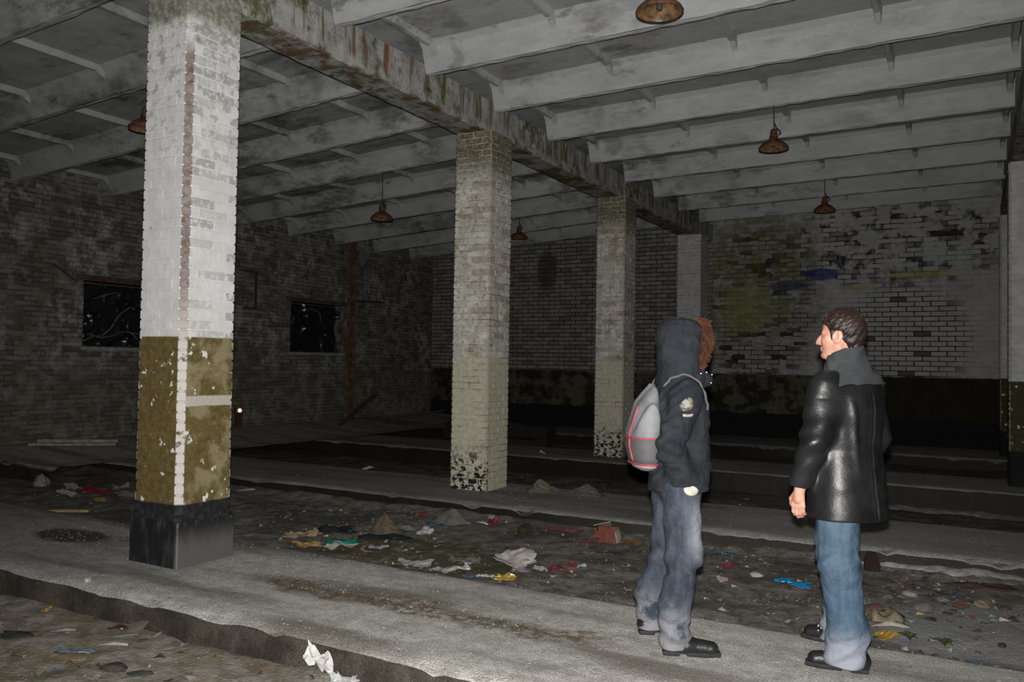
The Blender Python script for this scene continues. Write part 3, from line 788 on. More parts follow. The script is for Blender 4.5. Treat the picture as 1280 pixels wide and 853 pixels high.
lamp(-2.13, 10.30, 4.20, 0.55, 'rusty brown pendant lamp in the middle of the right-hand row')
lamp(-2.20, 14.72, 4.19, 0.57, 'small grey pendant lamp furthest back, in front of the white back wall')
lamp(-8.08, 10.29, 3.76, 0.78, 'dark rusty pendant lamp in the left bay, between the first two columns')
lamp(-8.06, 14.72, 4.08, 0.46, 'dark rusty pendant lamp peeping out from behind the second column')
lamp(-7.86, 5.88, 4.02, 0.5, 'rusty pendant lamp half hidden behind the left edge of the front column')

# ------------------------------------------------------------------ left wall fittings and far junk
t = empty('steel_post', (XL+0.06, 15.22, 0.2)); tag(t, 'rusty brown steel channel post standing beside the far window', 'post')
s = MB(); s.box(0, 0.012, -0.11, 0.11, 0, 4.2); s.box(0.012, 0.07, -0.11, -0.095, 0, 4.2); s.box(0.012, 0.07, 0.095, 0.11, 0, 4.2); s.obj('channel', flat_mat('brown_paint_rust', (0.13, 0.07, 0.045), 0.8, 0.2, 0.5, 6), t)
for zz in (1.4, 2.62):
    s = MB(); s.box(0.012, 0.03, -0.14, 0.14, zz, zz+.1); s.obj('strap_plate', M_DARKRUST, t)
s = MB(); s.tube([(XL+0.09, 15.36, 2.95), (XL+0.09, 16.45, 2.99)], 0.025, 6); s.tube([(XL+0.09, 15.9, 2.97), (XL+0.1, 15.75, 3.25)], 0.012, 5)
tag(s.obj('wall_bracket', M_IRON, None), 'dark iron bar with a bent rod sticking out right of the brown post', 'bracket')
s = MB(); s.tube([(XL+0.03, 8.0, 3.02), (XL+0.1, 8.1, 2.93), (XL+0.1, 8.38, 2.76)], [.02, .02, .012], 6); tag(s.obj('iron_spike', M_IRON, None), 'short iron spike jutting from the left wall above the near window', 'spike')
s = MB(); s.box(XL+.012, XL+0.05, 12.28, 12.32, 2.55, 3.35); s.box(XL+.012, XL+0.05, 12.0, 12.28, 3.3, 3.35); s.box(XL+.012, XL+0.05, 12.0, 12.28, 2.55, 2.6)
tag(s.obj('iron_bracket', M_IRON, None), 'thin black iron bracket loop on the left wall beside the front column', 'bracket')
t = empty('glint_reflector', (-12.74, 11.84, 0.3)); tag(t, 'tiny reflector with an added glow for its glint, by the left wall just right of the front column', 'lamp')
M_GLOW = Mat('glint_glow', 0.4); M_GLOW.color((1, 0.8, 0.6)); M_GLOW.b.inputs['Emission Color'].default_value = (1, 0.72, 0.5, 1); M_GLOW.b.inputs['Emission Strength'].default_value = 3.0  # glint of a small reflector put in as emission; no lamp burns here
s = MB(); s.lathe([(0.0, 0.185), (0.025, 0.19), (0.035, 0.215), (0.025, 0.245), (0.0, 0.25)], 12); s.obj('glint_bead', M_GLOW.m, t, True)
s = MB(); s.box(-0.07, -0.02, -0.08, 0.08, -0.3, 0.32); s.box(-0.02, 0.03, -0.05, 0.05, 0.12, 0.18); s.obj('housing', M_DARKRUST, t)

def plank(p0, p1, w, h, mat, label, name='plank', cat='plank', group=None):
    p0, p1 = Vector(p0), Vector(p1); d = (p1-p0); L = d.length; d.normalize()
    sd = d.cross(Vector((0, 0, 1))).normalized(); up = sd.cross(d)
    V = []; n = 8
    for i in range(n+1):
        c = p0+d*L*i/n
        for (a, b) in ((-1, 0), (1, 0), (1, 1), (-1, 1)):
            V.append(tuple(c+sd*a*w/2*(1+rng.uniform(-.06, .06))+up*b*h*(1+rng.uniform(-.1, .1))-p0))
    F = [(i*4+k, i*4+(k+1) % 4, i*4+4+(k+1) % 4, i*4+4+k) for i in range(n) for k in range(4)]+[(3, 2, 1, 0), (n*4, n*4+1, n*4+2, n*4+3)]
    o = mobj(name, V, F, mat, None, False, None, tuple(p0)); tag(o, label, cat, group); return o
plank((-12.55, 7.52, 0.18), (-11.75, 8.42, 0.16), 0.12, 0.035, M_WOOD, 'long pale plank lying on the raised ledge at the left wall, nearer of two')
plank((-12.7, 7.75, 0.20), (-11.95, 8.60, 0.18), 0.10, 0.05, M_WOOD, 'long pale plank on the ledge at the left wall, farther of two')
plank((-9.05, 5.33, -0.15), (-8.45, 5.75, -0.15), 0.06, 0.025, flat_mat('tan_wood', (0.24, 0.18, 0.10), .85), 'thin tan lath on the dirt left of the front column foot', 'lath', 'lath')
for k, (p0, p1, w, lb) in enumerate((((-12.0, 14.0, 0.12), (-11.8, 14.9, 0.75), 0.18, 'dark broken board leaning up from the rubble near the far window'),
                                     ((-12.1, 14.3, 0.11), (-11.2, 14.6, 0.22), 0.14, 'dark reddish board lying under the leaning one near the far window'),
                                     ((-11.9, 15.2, 0.13), (-10.9, 16.4, 0.4), 0.1, 'dark long batten propped on junk in the far left corner'))):
    plank(p0, p1, w, 0.03, M_DARKWOOD, lb, 'broken_board', 'board')
for k, (x, y, z, sx, sy, sz, lb) in enumerate(((-9.3, 16.2, -0.22, 2.6, 0.45, 0.42, 'long black timber sill lying before the back wall, left bay'), (-8.7, 15.3, -0.22, 2.2, 0.3, 0.2, 'low black beam lying on the dirt left of the third column'))):
    s = MB(); n = 14
    for i in range(n): pass
    V = []
    for i in range(n+1):
        xx = -sx/2+sx*i/n
        for (a, b) in ((-1, 0), (1, 0), (1, 1), (-1, 1)): V.append((xx, a*sy/2*(1+rng.uniform(-.1, .1)), b*sz*(1+rng.uniform(-.12, .12)) if b else 0))
    F = [(i*4+k, i*4+(k+1) % 4, i*4+4+(k+1) % 4, i*4+4+k) for i in range(n) for k in range(4)]+[(3, 2, 1, 0), (n*4, n*4+1, n*4+2, n*4+3)]
    o = mobj('timber_beam', V, F, flat_mat('charred_timber', (0.02, 0.018, 0.016), .9), None, False, None, (x, y, z), 0.03); tag(o, lb, 'beam')

# ------------------------------------------------------------------ implicit surfaces for people
def surface_nets(fn, lo, hi, h):
    lo = np.array(lo, float); hi = np.array(hi, float); q = 4
    n = (np.ceil((hi-lo)/(h*q)).astype(int)+1)
    cs = [lo[i]+(np.arange(n[i])*q+1.5)*h for i in range(3)]
    G = np.stack(np.meshgrid(*cs, indexing='ij'), -1).reshape(-1, 3)
    dc = fn(G).reshape(n)
    D = np.repeat(np.repeat(np.repeat(dc, q, 0), q, 1), q, 2)
    near = np.repeat(np.repeat(np.repeat(np.abs(dc) < h*q*1.9, q, 0), q, 1), q, 2)
    idx = np.argwhere(near)
    D[near] = fn(lo+idx*h)
    S = D < 0
    sh = np.array(D.shape)-1
    cnt = np.zeros(sh, np.int8); P = np.zeros((*sh, 3)); W = np.zeros(sh)
    corners = [(i, j, k) for i in (0, 1) for j in (0, 1) for k in (0, 1)]
    sl = lambda c: tuple(slice(c[a], c[a]+sh[a]) for a in range(3))
    for c in corners: cnt += S[sl(c)]
    act = (cnt > 0) & (cnt < 8)
    ai = np.argwhere(act)
    vid = -np.ones(sh, int); vid[act] = np.arange(len(ai))
    val = {c: D[sl(c)][act] for c in corners}
    pos = np.zeros((len(ai), 3)); w = np.zeros(len(ai))
    for a in range(3):
        for c in corners:
            if c[a]: continue
            c2 = list(c); c2[a] = 1; c2 = tuple(c2)
            d0, d1 = val[c], val[c2]; m = (d0 < 0) != (d1 < 0)
            t = np.where(m, d0/np.where(m, d0-d1, 1), 0)
            pt = np.array(c, float)[None]+np.eye(3)[a][None]*t[:, None]
            pos += np.where(m[:, None], pt, 0); w += m
    V = lo+(ai+pos/w[:, None])*h
    F = []
    for a in range(3):
        b, c = (a+1) % 3, (a+2) % 3
        s0 = [slice(1, sh[i]) for i in range(3)]; s0[a] = slice(0, sh[a])
        s1 = list(s0); s1[a] = slice(1, sh[a]+1)
        e0, e1 = S[tuple(s0)], S[tuple(s1)]
        ee = np.argwhere(e0 != e1)
        if not len(ee): continue
        flip = e0[tuple(ee.T)]
        off = np.array([1, 1, 1]); off[a] = 0
        base = ee+off
        def cell(db, dc_):
            q_ = base.copy(); q_[:, b] -= db; q_[:, c] -= dc_
            return vid[tuple(q_.T)]
        quad = np.stack([cell(1, 1), cell(0, 1), cell(0, 0), cell(1, 0)], 1)
        quad[~flip] = quad[~flip][:, ::-1]
        F.append(quad)
    F = np.concatenate(F); F = F[(F >= 0).all(1)]
    return V, F

def smin(a, b, k):
    if k <= 0: return np.minimum(a, b)
    h = np.clip(0.5+0.5*(b-a)/k, 0, 1)
    return b*(1-h)+a*h-k*h*(1-h)
def smax(a, b, k): return -smin(-a, -b, k)
def rcone(P, a, b, r1, r2):
    a = np.asarray(a, float); b = np.asarray(b, float)
    ba = b-a; t = np.clip(((P-a)@ba)/max(ba@ba, 1e-9), 0, 1)
    return np.linalg.norm(P-a-t[:, None]*ba, axis=1)-(r1+(r2-r1)*t)
def chain(P, pts, rs, k=0.02):
    d = None
    for i in range(len(pts)-1):
        e = rcone(P, pts[i], pts[i+1], rs[i], rs[i+1]); d = e if d is None else smin(d, e, k)
    return d
def ell(P, c, r, ang=0.0):
    p = P-np.asarray(c, float); r = np.asarray(r, float)
    if ang:   # tilt about the sideways axis
        ca, sa = math.cos(ang), math.sin(ang)
        p = np.stack([p[:, 0]*ca+p[:, 2]*sa, p[:, 1], -p[:, 0]*sa+p[:, 2]*ca], 1)
    k0 = np.linalg.norm(p/r, axis=1); k1 = np.linalg.norm(p/(r*r), axis=1)
    return k0*(k0-1)/np.maximum(k1, 1e-6)
def loft(P, tab, n=2.4):
    """tab rows: z, forward centre, side centre, forward radius, side radius"""
    t = np.array(tab); z = P[:, 2]
    I = lambda k: np.interp(z, t[:, 0], t[:, k])
    rf, rs = I(3), I(4)
    u = np.abs((P[:, 0]-I(1))/rf); v = np.abs((P[:, 1]-I(2))/rs)
    d = ((u**n+v**n)**(1/n)-1)*np.minimum(rf, rs)
    return np.maximum(np.maximum(d, z-t[-1, 0]), t[0, 0]-z)
def turn(P, c, ang):
    """points into a frame turned by ang about the vertical through c"""
    ca, sa = math.cos(ang), math.sin(ang); p = P-np.asarray(c, float)
    return np.stack([p[:, 0]*ca+p[:, 1]*sa, -p[:, 0]*sa+p[:, 1]*ca, p[:, 2]], 1)
def wav(P, d, f, ph=0.0): return np.sin((P@np.asarray(d, float))*f+ph)

def solid(name, fn, lo, hi, h, mat, parent, smooth=True):
    V, F = surface_nets(fn, lo, hi, h)
    return mobj(name, V, F, mat, parent, smooth)

def hand_prims(W, d, n, t, curl, scale=1.0):
    """wrist W, direction d, palm normal n, thumb side t -> list of (pts, radii)"""
    W, d, n, t = [np.asarray(q, float) for q in (W, d, n, t)]
    out = [([W, W+d*0.045*scale], [0.026*scale, 0.029*scale])]
    for k, off in enumerate((0.028, 0.009, -0.010, -0.028)):
        a = W+d*0.02*scale+t*off*0.5*scale; b = W+d*(0.088-0.004*abs(k-1))*scale+t*off*scale
        out.append(([a, b], [0.013*scale, 0.0115*scale]))
        L = (0.040, 0.045, 0.042, 0.032)[k]*scale; p = b; ang = curl*0.6
        pts = [b]; rr = [0.0098*scale]
        for j, (fr, r) in enumerate(((1.0, 0.0090), (0.72, 0.0083), (0.55, 0.0072))):
            dd = d*math.cos(ang)+n*math.sin(ang); p = p+dd*L*fr; pts.append(p); rr.append(r*scale); ang += curl
        out.append((pts, rr))
    a = W+d*0.022*scale+t*0.022*scale; b = W+d*0.055*scale+t*0.045*scale+n*0.012*scale; c = W+d*0.085*scale+t*0.046*scale+n*0.024*scale; e = W+d*0.107*scale+t*0.036*scale+n*0.030*scale
    out.append(([a, b, c, e], [0.014*scale, 0.0125*scale, 0.0105*scale, 0.0085*scale]))
    return out

def head_sdf(P, C, yaw):
    p = turn(P, C, yaw)
    d = ell(p, (-0.012, 0, 0.036), (0.098, 0.077, 0.086))
    d = smin(d, ell(p, (0.028, 0, -0.035), (0.066, 0.060, 0.085)), 0.03)
    for s in (-1, 1):
        d = smin(d, rcone(p, (-0.005, s*0.048, -0.062), (0.058, s*0.02, -0.098), 0.026, 0.024), 0.02)
        d = smin(d, rcone(p, (0.055, s*0.042, -0.028), (0.040, s*0.05, -0.02), 0.022, 0.024), 0.02)   # cheek
        d = smin(d, rcone(p, (0.082, s*0.008, 0.014), (0.066, s*0.046, 0.012), 0.010, 0.011), 0.012)  # brow
    d = smin(d, ell(p, (0.076, 0, -0.102), (0.022, 0.024, 0.018)), 0.015)
    for s in (-1, 1):
        d = smax(d, -ell(p, (0.094, s*0.032, -0.006), (0.018, 0.018, 0.011)), 0.01)
    d = smin(d, chain(p, [(0.084, 0, 0.006), (0.100, 0, -0.02), (0.113, 0, -0.038)], [0.009, 0.011, 0.0125]), 0.008)
    for s in (-1, 1): d = smin(d, ell(p, (0.098, s*0.013, -0.042), (0.012, 0.009, 0.009)), 0.006)
    d = smin(d, ell(p, (0.088, 0, -0.064), (0.013, 0.024, 0.0065)), 0.005)
    d = smin(d, ell(p, (0.087, 0, -0.076), (0.013, 0.021, 0.0070)), 0.005)
    d = smax(d, -ell(p, (0.104, 0, -0.0695), (0.013, 0.026, 0.0016)), 0.003)
    for s in (-1, 1):
        e = ell(p, (-0.012, s*0.080, -0.012), (0.026, 0.011, 0.035), 0.25)
        e = smax(e, -ell(p, (-0.006, s*0.092, -0.008), (0.015, 0.010, 0.022), 0.25), 0.004)
        e = smin(e, ell(p, (0.004, s*0.078, -0.014), (0.007, 0.007, 0.010)), 0.004)
        d = smin(d, e, 0.006)
    return d

# ---- materials for clothes and skin
def skin_mat(name, c):
    M = Mat(name, 0.5, 0.4)
    n = M.noise(14, 4, .6, M.objco())
    M.color(M.mix(M.ss(n, 0.35, 0.7), c, tuple(q*w for q, w in zip(c, (0.92, 0.72, 0.68)))))
    M.b.inputs['Subsurface Weight'].default_value = 0.08
    M.b.inputs['Subsurface Radius'].default_value = (0.01, 0.004, 0.002)
    M.bump(M.noise(180, 3, .5, M.objco()), 0.12, 0.004)
    return M.m
def cloth_mat(name, c1, c2, scale=160, rough=0.95, spec=0.15):
    M = Mat(name, rough, spec)
    n = M.noise(6, 5, .6, M.objco()); w = M.noise(scale, 2, .5, M.objco())
    M.color(M.mix(M.ss(n, 0.35, 0.65), c1, c2)); M.bump(M.math('ADD', w, M.math('MULTIPLY', n, 2)), 0.35, 0.006)
    return M.m
def denim_mat(name, deep, pale, mode):
    M = Mat(name, 0.9, 0.15)
    x, y, z = M.xyz(M.objco())
    n = M.noise(7, 5, .65, M.objco()); w = M.noise(260, 2, .5, M.objco()); st = M.noise(30, 3, .6, M.stretch(1, 1, 0.15, M.objco()))
    f = M.ss(M.math('ADD', M.math('MULTIPLY', n, 0.6), M.math('MULTIPLY', st, 0.4)), 0.4, 0.62)
    c = M.mix(M.math('MULTIPLY', f, 0.7), deep, pale)
    if mode == 'worn':     # pale thighs and shins, dusty hems
        thigh = M.math('MULTIPLY', M.ss(M.math('ABSOLUTE', M.math('SUBTRACT', z, 0.66)), 0.24, 0.03), M.ss(x, -0.05, 0.05))
        c = M.mix(M.math('MULTIPLY', thigh, 0.85), c, (0.23, 0.245, 0.27))
        c = M.mix(M.math('MULTIPLY', M.ss(z, 0.34, 0.08), M.ss(n, 0.38, 0.55)), c, (0.19, 0.19, 0.205))
        c = M.mix(M.ss(z, 0.13, 0.06), c, (0.18, 0.175, 0.185))
    else:
        c = M.mix(M.math('MULTIPLY', M.ss(M.math('ADD', z, M.math('MULTIPLY', n, 0.16)), 0.33, 0.20), 0.7), c, (0.30, 0.31, 0.35))
    cre = M.noise(9, 5, 0.62, M.stretch(1.0, 1.0, 1.7, M.objco()), 1.2)
    M.color(c); M.bump(M.math('ADD', M.math('MULTIPLY', w, 0.5), M.math('MULTIPLY', cre, 4.0)), 0.5, 0.012)
    return M.m
M_LEATHER = Mat('black_leather', 0.36, 0.42)
_n = M_LEATHER.noise(5, 5, .6, M_LEATHER.objco()); _w = M_LEATHER.noise(120, 3, .6, M_LEATHER.objco())
M_LEATHER.color(M_LEATHER.mix(M_LEATHER.ss(_n, .35, .65), (0.007, 0.007, 0.0075), (0.013, 0.013, 0.0135)))
M_LEATHER.put(M_LEATHER.b.inputs['Roughness'], M_LEATHER.math('ADD', 0.30, M_LEATHER.math('MULTIPLY', _n, 0.22)))
M_LEATHER.bump(M_LEATHER.math('ADD', M_LEATHER.math('MULTIPLY', _w, .25), M_LEATHER.math('MULTIPLY', M_LEATHER.noise(7, 3, .5, M_LEATHER.objco()), 2.0)), 0.22, 0.02)
def crease(m):
    nt = m.node_tree; b = [n for n in nt.nodes if n.type == 'BUMP'][0]
    t = nt.nodes.new('ShaderNodeTexNoise'); t.inputs['Scale'].default_value = 11; t.inputs['Detail'].default_value = 4; t.inputs['Distortion'].default_value = 1.0
    c = nt.nodes.new('ShaderNodeTexCoord'); nt.links.new(c.outputs['Object'], t.inputs['Vector'])
    b2 = nt.nodes.new('ShaderNodeBump'); b2.inputs['Strength'].default_value = 0.7; b2.inputs['Distance'].default_value = 0.03
    nt.links.new(t.outputs['Fac'], b2.inputs['Height']); nt.links.new(b2.outputs[0], b.inputs['Normal'])
    return m
M_FLEECE = cloth_mat('charcoal_fleece', (0.032, 0.035, 0.036), (0.048, 0.052, 0.053), 90)
M_PARKA = cloth_mat('black_parka_cloth', (0.014, 0.016, 0.019), (0.024, 0.027, 0.031), 200); crease(M_PARKA)
M_SKIN = skin_mat('skin', (0.50, 0.28, 0.21))
M_HAIR = cloth_mat('dark_brown_hair', (0.010, 0.006, 0.005), (0.022, 0.011, 0.008), 60, 0.55, 0.4)
M_FUR = cloth_mat('brown_fur', (0.042, 0.016, 0.009), (0.085, 0.034, 0.017), 60)
M_SHOE = flat_mat('black_shoe_leather', (0.012, 0.012, 0.013), 0.35, 0.5, 0.3, 30)
M_SOLE = flat_mat('black_rubber', (0.018, 0.018, 0.018), 0.8, 0.3, 0.2, 30)
M_GLOVE = cloth_mat('black_glove_knit', (0.012, 0.012, 0.013), (0.02, 0.02, 0.02))
M_STEEL = flat_mat('snap_steel', (0.65, 0.65, 0.65), 0.25, 0.6, 0.1, 30, 0, 0.9)
M_EYE = flat_mat('eye_white', (0.22, 0.19, 0.17), 0.4, 0.3, 0.05, 10, 0)
M_DENIM1 = denim_mat('washed_grey_denim', (0.026, 0.033, 0.045), (0.070, 0.081, 0.101), 'worn')
M_DENIM2 = denim_mat('blue_denim', (0.040, 0.072, 0.108), (0.088, 0.128, 0.168), 'plain')

def shoe(parent, pos, ang, L, laces):
    """pos: heel centre on the ground (parent frame)"""
    root = empty('shoe', pos, ang); root.parent = parent
    def up(P):
        d = chain(P, [(0.045, 0, 0.055), (0.12, 0, 0.05), (L-0.055, 0, 0.036)], [0.046, 0.046, 0.040], 0.03)
        d = smin(d, rcone(P, (0.03, 0, 0.055), (0.045, 0, 0.085), 0.040, 0.040), 0.03)
        return smax(d, 0.022-P[:, 2], 0.006)
    V, F = surface_nets(up, (-0.03, -0.08, 0.0), (L+0.03, 0.08, 0.18), 0.006)
    uo = mobj('shoe_upper', V, F, M_SHOE, root, True)
    def so(P):
        p = P.copy(); w = np.interp(p[:, 0], [0, 0.06, 0.12, L-0.08, L], [0.034, 0.042, 0.036, 0.049, 0.03])
        d2 = np.maximum(np.abs(p[:, 1])-w, np.maximum(-p[:, 0]-0.002, p[:, 0]-L+0.004))
        arch = np.where((p[:, 0] > 0.085) & (p[:, 0] < 0.125), 0.012, 0.0)
        return smax(smax(d2, p[:, 2]-0.026, 0.008), arch-p[:, 2], 0.004)
    V, F = surface_nets(so, (-0.03, -0.08, -0.012), (L+0.03, 0.08, 0.05), 0.006)
    mobj('shoe_sole', V, F, M_SOLE, root, True)
    if laces:
        s = MB()
        for k in range(3):
            x = 0.135+k*0.028; z = 0.098-k*0.009
            s.tube([(x, -0.036, z-0.022), (x+.008, -0.012, z), (x+.008, 0.012, z), (x, 0.036, z-0.022)], 0.0055, 6)
        s.tube([(0.125, -0.03, 0.10), (0.15, -0.045, 0.075), (0.185, -0.05, 0.06)], 0.006, 6)
        o = s.obj('lace', flat_mat('pale_lace', (0.55, 0.55, 0.56), .8), root, True); o['label'] = 'pale grey shoelace'
    return root

# ================= person in the leather jacket =================
def build_leather():
    J = dict(C=(0.028, 0.012, 1.728), yaw=16*RAD)
    def rot(p, a=26*RAD): return (p[0]*math.cos(a)-p[1]*math.sin(a), p[0]*math.sin(a)+p[1]*math.cos(a), p[2])
    sh = {1: (0.0, 0.195, 1.455), -1: (0.0, -0.195, 1.455)}
    el = {1: (-0.015, 0.285, 1.17), -1: (0.02, -0.29, 1.17)}
    wr = {1: (0.085, 0.275, 0.90), -1: (0.10, -0.27, 0.91)}
    hip = {1: rot((0.035, 0.095, 0.93)), -1: rot((0.085, -0.095, 0.93))}
    kn = {1: rot((0.02, 0.145, 0.50)), -1: rot((0.085, -0.14, 0.50))}
    an = {1: rot((-0.035, 0.18, 0.09)), -1: rot((0.055, -0.215, 0.09))}
    hands = []
    for s in (1, -1):
        hands += hand_prims(wr[s], np.array((0.12, -0.02*s, -0.99)), np.array((0.25, -0.95*s, 0.0)), np.array((0.95, 0.25*s, 0.1)), 0.55)
    def body(P):
        d = ell(P, (0, 0, 0.98), (0.115, 0.16, 0.13))
        d = smin(d, ell(P, (0.0, 0, 1.26), (0.115, 0.17, 0.24)), 0.06)
        d = smin(d, rcone(P, (0, -0.13, 1.43), (0, 0.13, 1.43), 0.054, 0.054), 0.04)
        d = smin(d, rcone(P, (-0.012, 0, 1.47), (0.012, 0, 1.65), 0.064, 0.058), 0.04)
        for s in (1, -1):
            d = smin(d, chain(P, [tuple(np.add(sh[s], (0, -0.02*s, -0.03))), el[s], wr[s]], [0.046, 0.042, 0.028]), 0.03)
            d = smin(d, chain(P, [hip[s], kn[s], an[s]], [0.088, 0.058, 0.040]), 0.03)
            d = smin(d, rcone(P, an[s], tuple(np.add(an[s], rot((0.13, 0.01*s, -0.045)))), 0.038, 0.028), 0.02)
        d = smin(d, head_sdf((P-np.array(J['C']))/1.09+np.array(J['C']), J['C'], J['yaw'])*1.09, 0.015)
        for pts, rr in hands: d = smin(d, chain(P, pts, rr, 0.004), 0.006)
        return d
    V, F = surface_nets(body, (-0.25, -0.42, 0.0), (0.32, 0.42, 1.90), 0.0055)
    root = mobj('person', V, F, M_SKIN, None, True, None, (-0.60, 4.80, 0.0), 152*RAD)
    tag(root, 'person with short dark hair in a black leather jacket and blue jeans, seen from behind', 'person')
    # jacket
    def torso(P):
        return loft(P, [(0.75, -0.01, 0, 0.182, 0.232), (0.95, -0.005, 0, 0.165, 0.218), (1.12, 0.0, 0, 0.152, 0.208), (1.30, -0.005, 0, 0.158, 0.216), (1.40, -0.008, 0, 0.150, 0.215),
                        (1.455, -0.008, 0, 0.128, 0.198), (1.50, -0.005, 0, 0.105, 0.160), (1.54, 0.0, 0, 0.085, 0.11), (1.57, 0, 0, 0.07, 0.08)], 2.3)
    def jacket(P):
        d = torso(P)
        z = P[:, 2]
        for s in (1, -1):
            w2 = tuple(np.array(wr[s])+np.array((-0.004, 0, 0.035)))
            a = chain(P, [tuple(np.add(sh[s], (0, -0.012*s, -0.008))), el[s], w2], [0.088, 0.074, 0.058], 0.03)
            cut = (P-np.array(w2))@(np.array(w2)-np.array(el[s]))/np.linalg.norm(np.array(w2)-np.array(el[s]))
            a = smax(a, cut-0.012, 0.006)
            me = np.exp(-((P[:, 2]-el[s][2])/0.14)**2)
            a = a-me*0.008*wav(P, (0.5, 0.1*s, 1.0), 66)*(0.6+0.4*wav(P, (1, 0, -0.3), 17))-0.004*wav(P, (0.8, 0.3, 0.6), 34, 1)
            d = smin(d, a, 0.045)
        back = np.clip(-P[:, 0]/0.08, 0, 1)
        seam = np.exp(-(P[:, 1]/0.006)**2)*back*(z < 1.42)
        d = d+0.006*seam-0.004*np.exp(-((np.abs(P[:, 1])-0.014)/0.01)**2)*back*(z < 1.42)
        yoke = np.exp(-((z-1.385-0.02*np.abs(P[:, 1]))/0.006)**2)*back
        d = d+0.004*yoke
        fold = np.exp(-(((P[:, 1]-0.135)+(1.36-z)*0.10)/0.018)**2)*back*np.clip((z-0.95)/0.2, 0, 1)*np.clip((1.42-z)/0.08, 0, 1)
        d = d-0.010*fold
        d = d-0.003*back*wav(P, (0, 1, 0.25), 24, 0.6)*np.clip((z-0.8)/0.3, 0, 1)*np.clip((1.42-z)/0.2, 0, 1)
        d = d-0.003*wav(P, (0.6, 0.8, 0.3), 20)*np.clip((1.3-z)/0.3, 0, 1)-0.0012*wav(P, (0.3, -0.7, 1.2), 41)
        d = smax(d, 0.752-z, 0.01)
        inner = torso(P)+0.02
        return np.maximum(d, -np.maximum(inner, z-0.86))
    o = solid('jacket', jacket, (-0.32, -0.44, 0.72), (0.32, 0.44, 1.60), 0.0065, M_LEATHER.m, root); o['label'] = 'black leather jacket with a back seam'
    def collar(P):
        p = P.copy(); p[:, 0] = p[:, 0]+0.006
        zt = p[:, 2]+0.32*np.clip(p[:, 0]+0.02, -0.1, 0.12)
        q = np.stack([p[:, 0], p[:, 1], zt], 1)
        outer = loft(q, [(1.435, 0.0, 0, 0.172, 0.215), (1.475, 0.0, 0, 0.152, 0.185), (1.52, 0.004, 0, 0.128, 0.143), (1.57, 0.010, 0, 0.108, 0.113), (1.625, 0.012, 0, 0.098, 0.101), (1.645, 0.012, 0, 0.094, 0.097)], 2.1)
        inner = loft(q, [(1.40, 0.0, 0, 0.14, 0.17), (1.50, 0.004, 0, 0.088, 0.10), (1.60, 0.012, 0, 0.080, 0.084), (1.72, 0.012, 0, 0.074, 0.078)], 2.1)
        d = smax(outer, -inner, 0.012)
        gap = 0.028-np.abs(p[:, 1])
        d = np.where(p[:, 0] > 0.05, smax(d, gap, 0.01), d)
        return d-0.003*wav(p, (1, 1, 1), 45)-0.002*wav(p, (-1, 0.6, 1), 80)
    o = solid('collar', collar, (-0.25, -0.25, 1.38), (0.25, 0.25, 1.72), 0.006, M_FLEECE, root); o['label'] = 'charcoal fleece collar'
    # jeans
    def jeans(P):
        z = P[:, 2]; d = ell(P, (0.01, 0, 0.93), (0.120, 0.168, 0.16))
        for s in (1, -1):
            a = chain(P, [hip[s], tuple(np.add(kn[s], (-0.015, 0, 0.02))), (an[s][0]-0.008, an[s][1], 0.20), (an[s][0]+0.01, an[s][1], 0.03)], [0.106, 0.098, 0.094, 0.108], 0.05)
            low = np.clip((0.34-z)/0.25, 0, 1)
            a = a-0.012*low*wav(P, (0.45, 0.3*s, 1.0), 62, s)*(0.7+0.3*wav(P, (1, 1, 0), 20))
            a = a-0.005*np.exp(-((z-0.52)/0.1)**2)*wav(P, (0.7, 0.2, 1.0), 70)
            a = a-0.005*wav(P, (0.9, 0.4*s, 0.45), 32)*np.clip((z-0.45)/0.2, 0, 1)-0.003*wav(P, (-0.5, 0.9, 0.7), 45)
            d = smin(d, a, 0.03)
        return smax(smax(d, 0.03-z, 0.008), z-0.84, 0.01)
    o = solid('jeans', jeans, (-0.28, -0.40, 0.0), (0.28, 0.40, 1.06), 0.007, M_DENIM2, root); o['label'] = 'loose blue jeans dusty at the hems'
    h1 = rot((-0.14, 0.17, 0)); shoe(root, h1, 34*RAD, 0.31, True)
    h2 = rot((-0.02, -0.212, 0)); shoe(root, h2, 20*RAD, 0.30, True)
    # hair
    def hair(P):
        p = turn(P, J['C'], J['yaw'])
        p = p/1.09; d = ell(p, (-0.016, 0, 0.042), (0.106, 0.085, 0.092))
        d = smin(d, ell(p, (-0.06, 0, -0.01), (0.055, 0.068, 0.075)), 0.03)
        rough = 0.002*wav(p, (1, 0.4, 0.7), 170)+0.002*wav(p, (-0.4, 1, 0.6), 150, 1)+0.0015*wav(p, (0.7, -0.6, 1), 240, 2)
        d = d+rough
        # hairline: above the brow in front, over the ears, down to the nape
        line = np.interp(p[:, 0], [-0.13, -0.05, -0.02, 0.02, 0.045, 0.10], [-0.085, -0.06, 0.0, 0.0, 0.045, 0.068])
        d = smax(d, line-p[:, 2]+0.004*wav(p, (1, 1, 0), 160), 0.006)
        for s in (1, -1): d = smin(d, ell(p, (0.016, s*0.073, -0.004), (0.010, 0.007, 0.026))+rough*.4, 0.006)
        return d*1.09
    C = J['C']
    o = solid('hair', hair, (C[0]-0.16, -0.14, C[2]-0.13), (C[0]+0.16, 0.14, C[2]+0.17), 0.005, M_HAIR, root); o['label'] = 'short dark brown hair'
    s = MB()
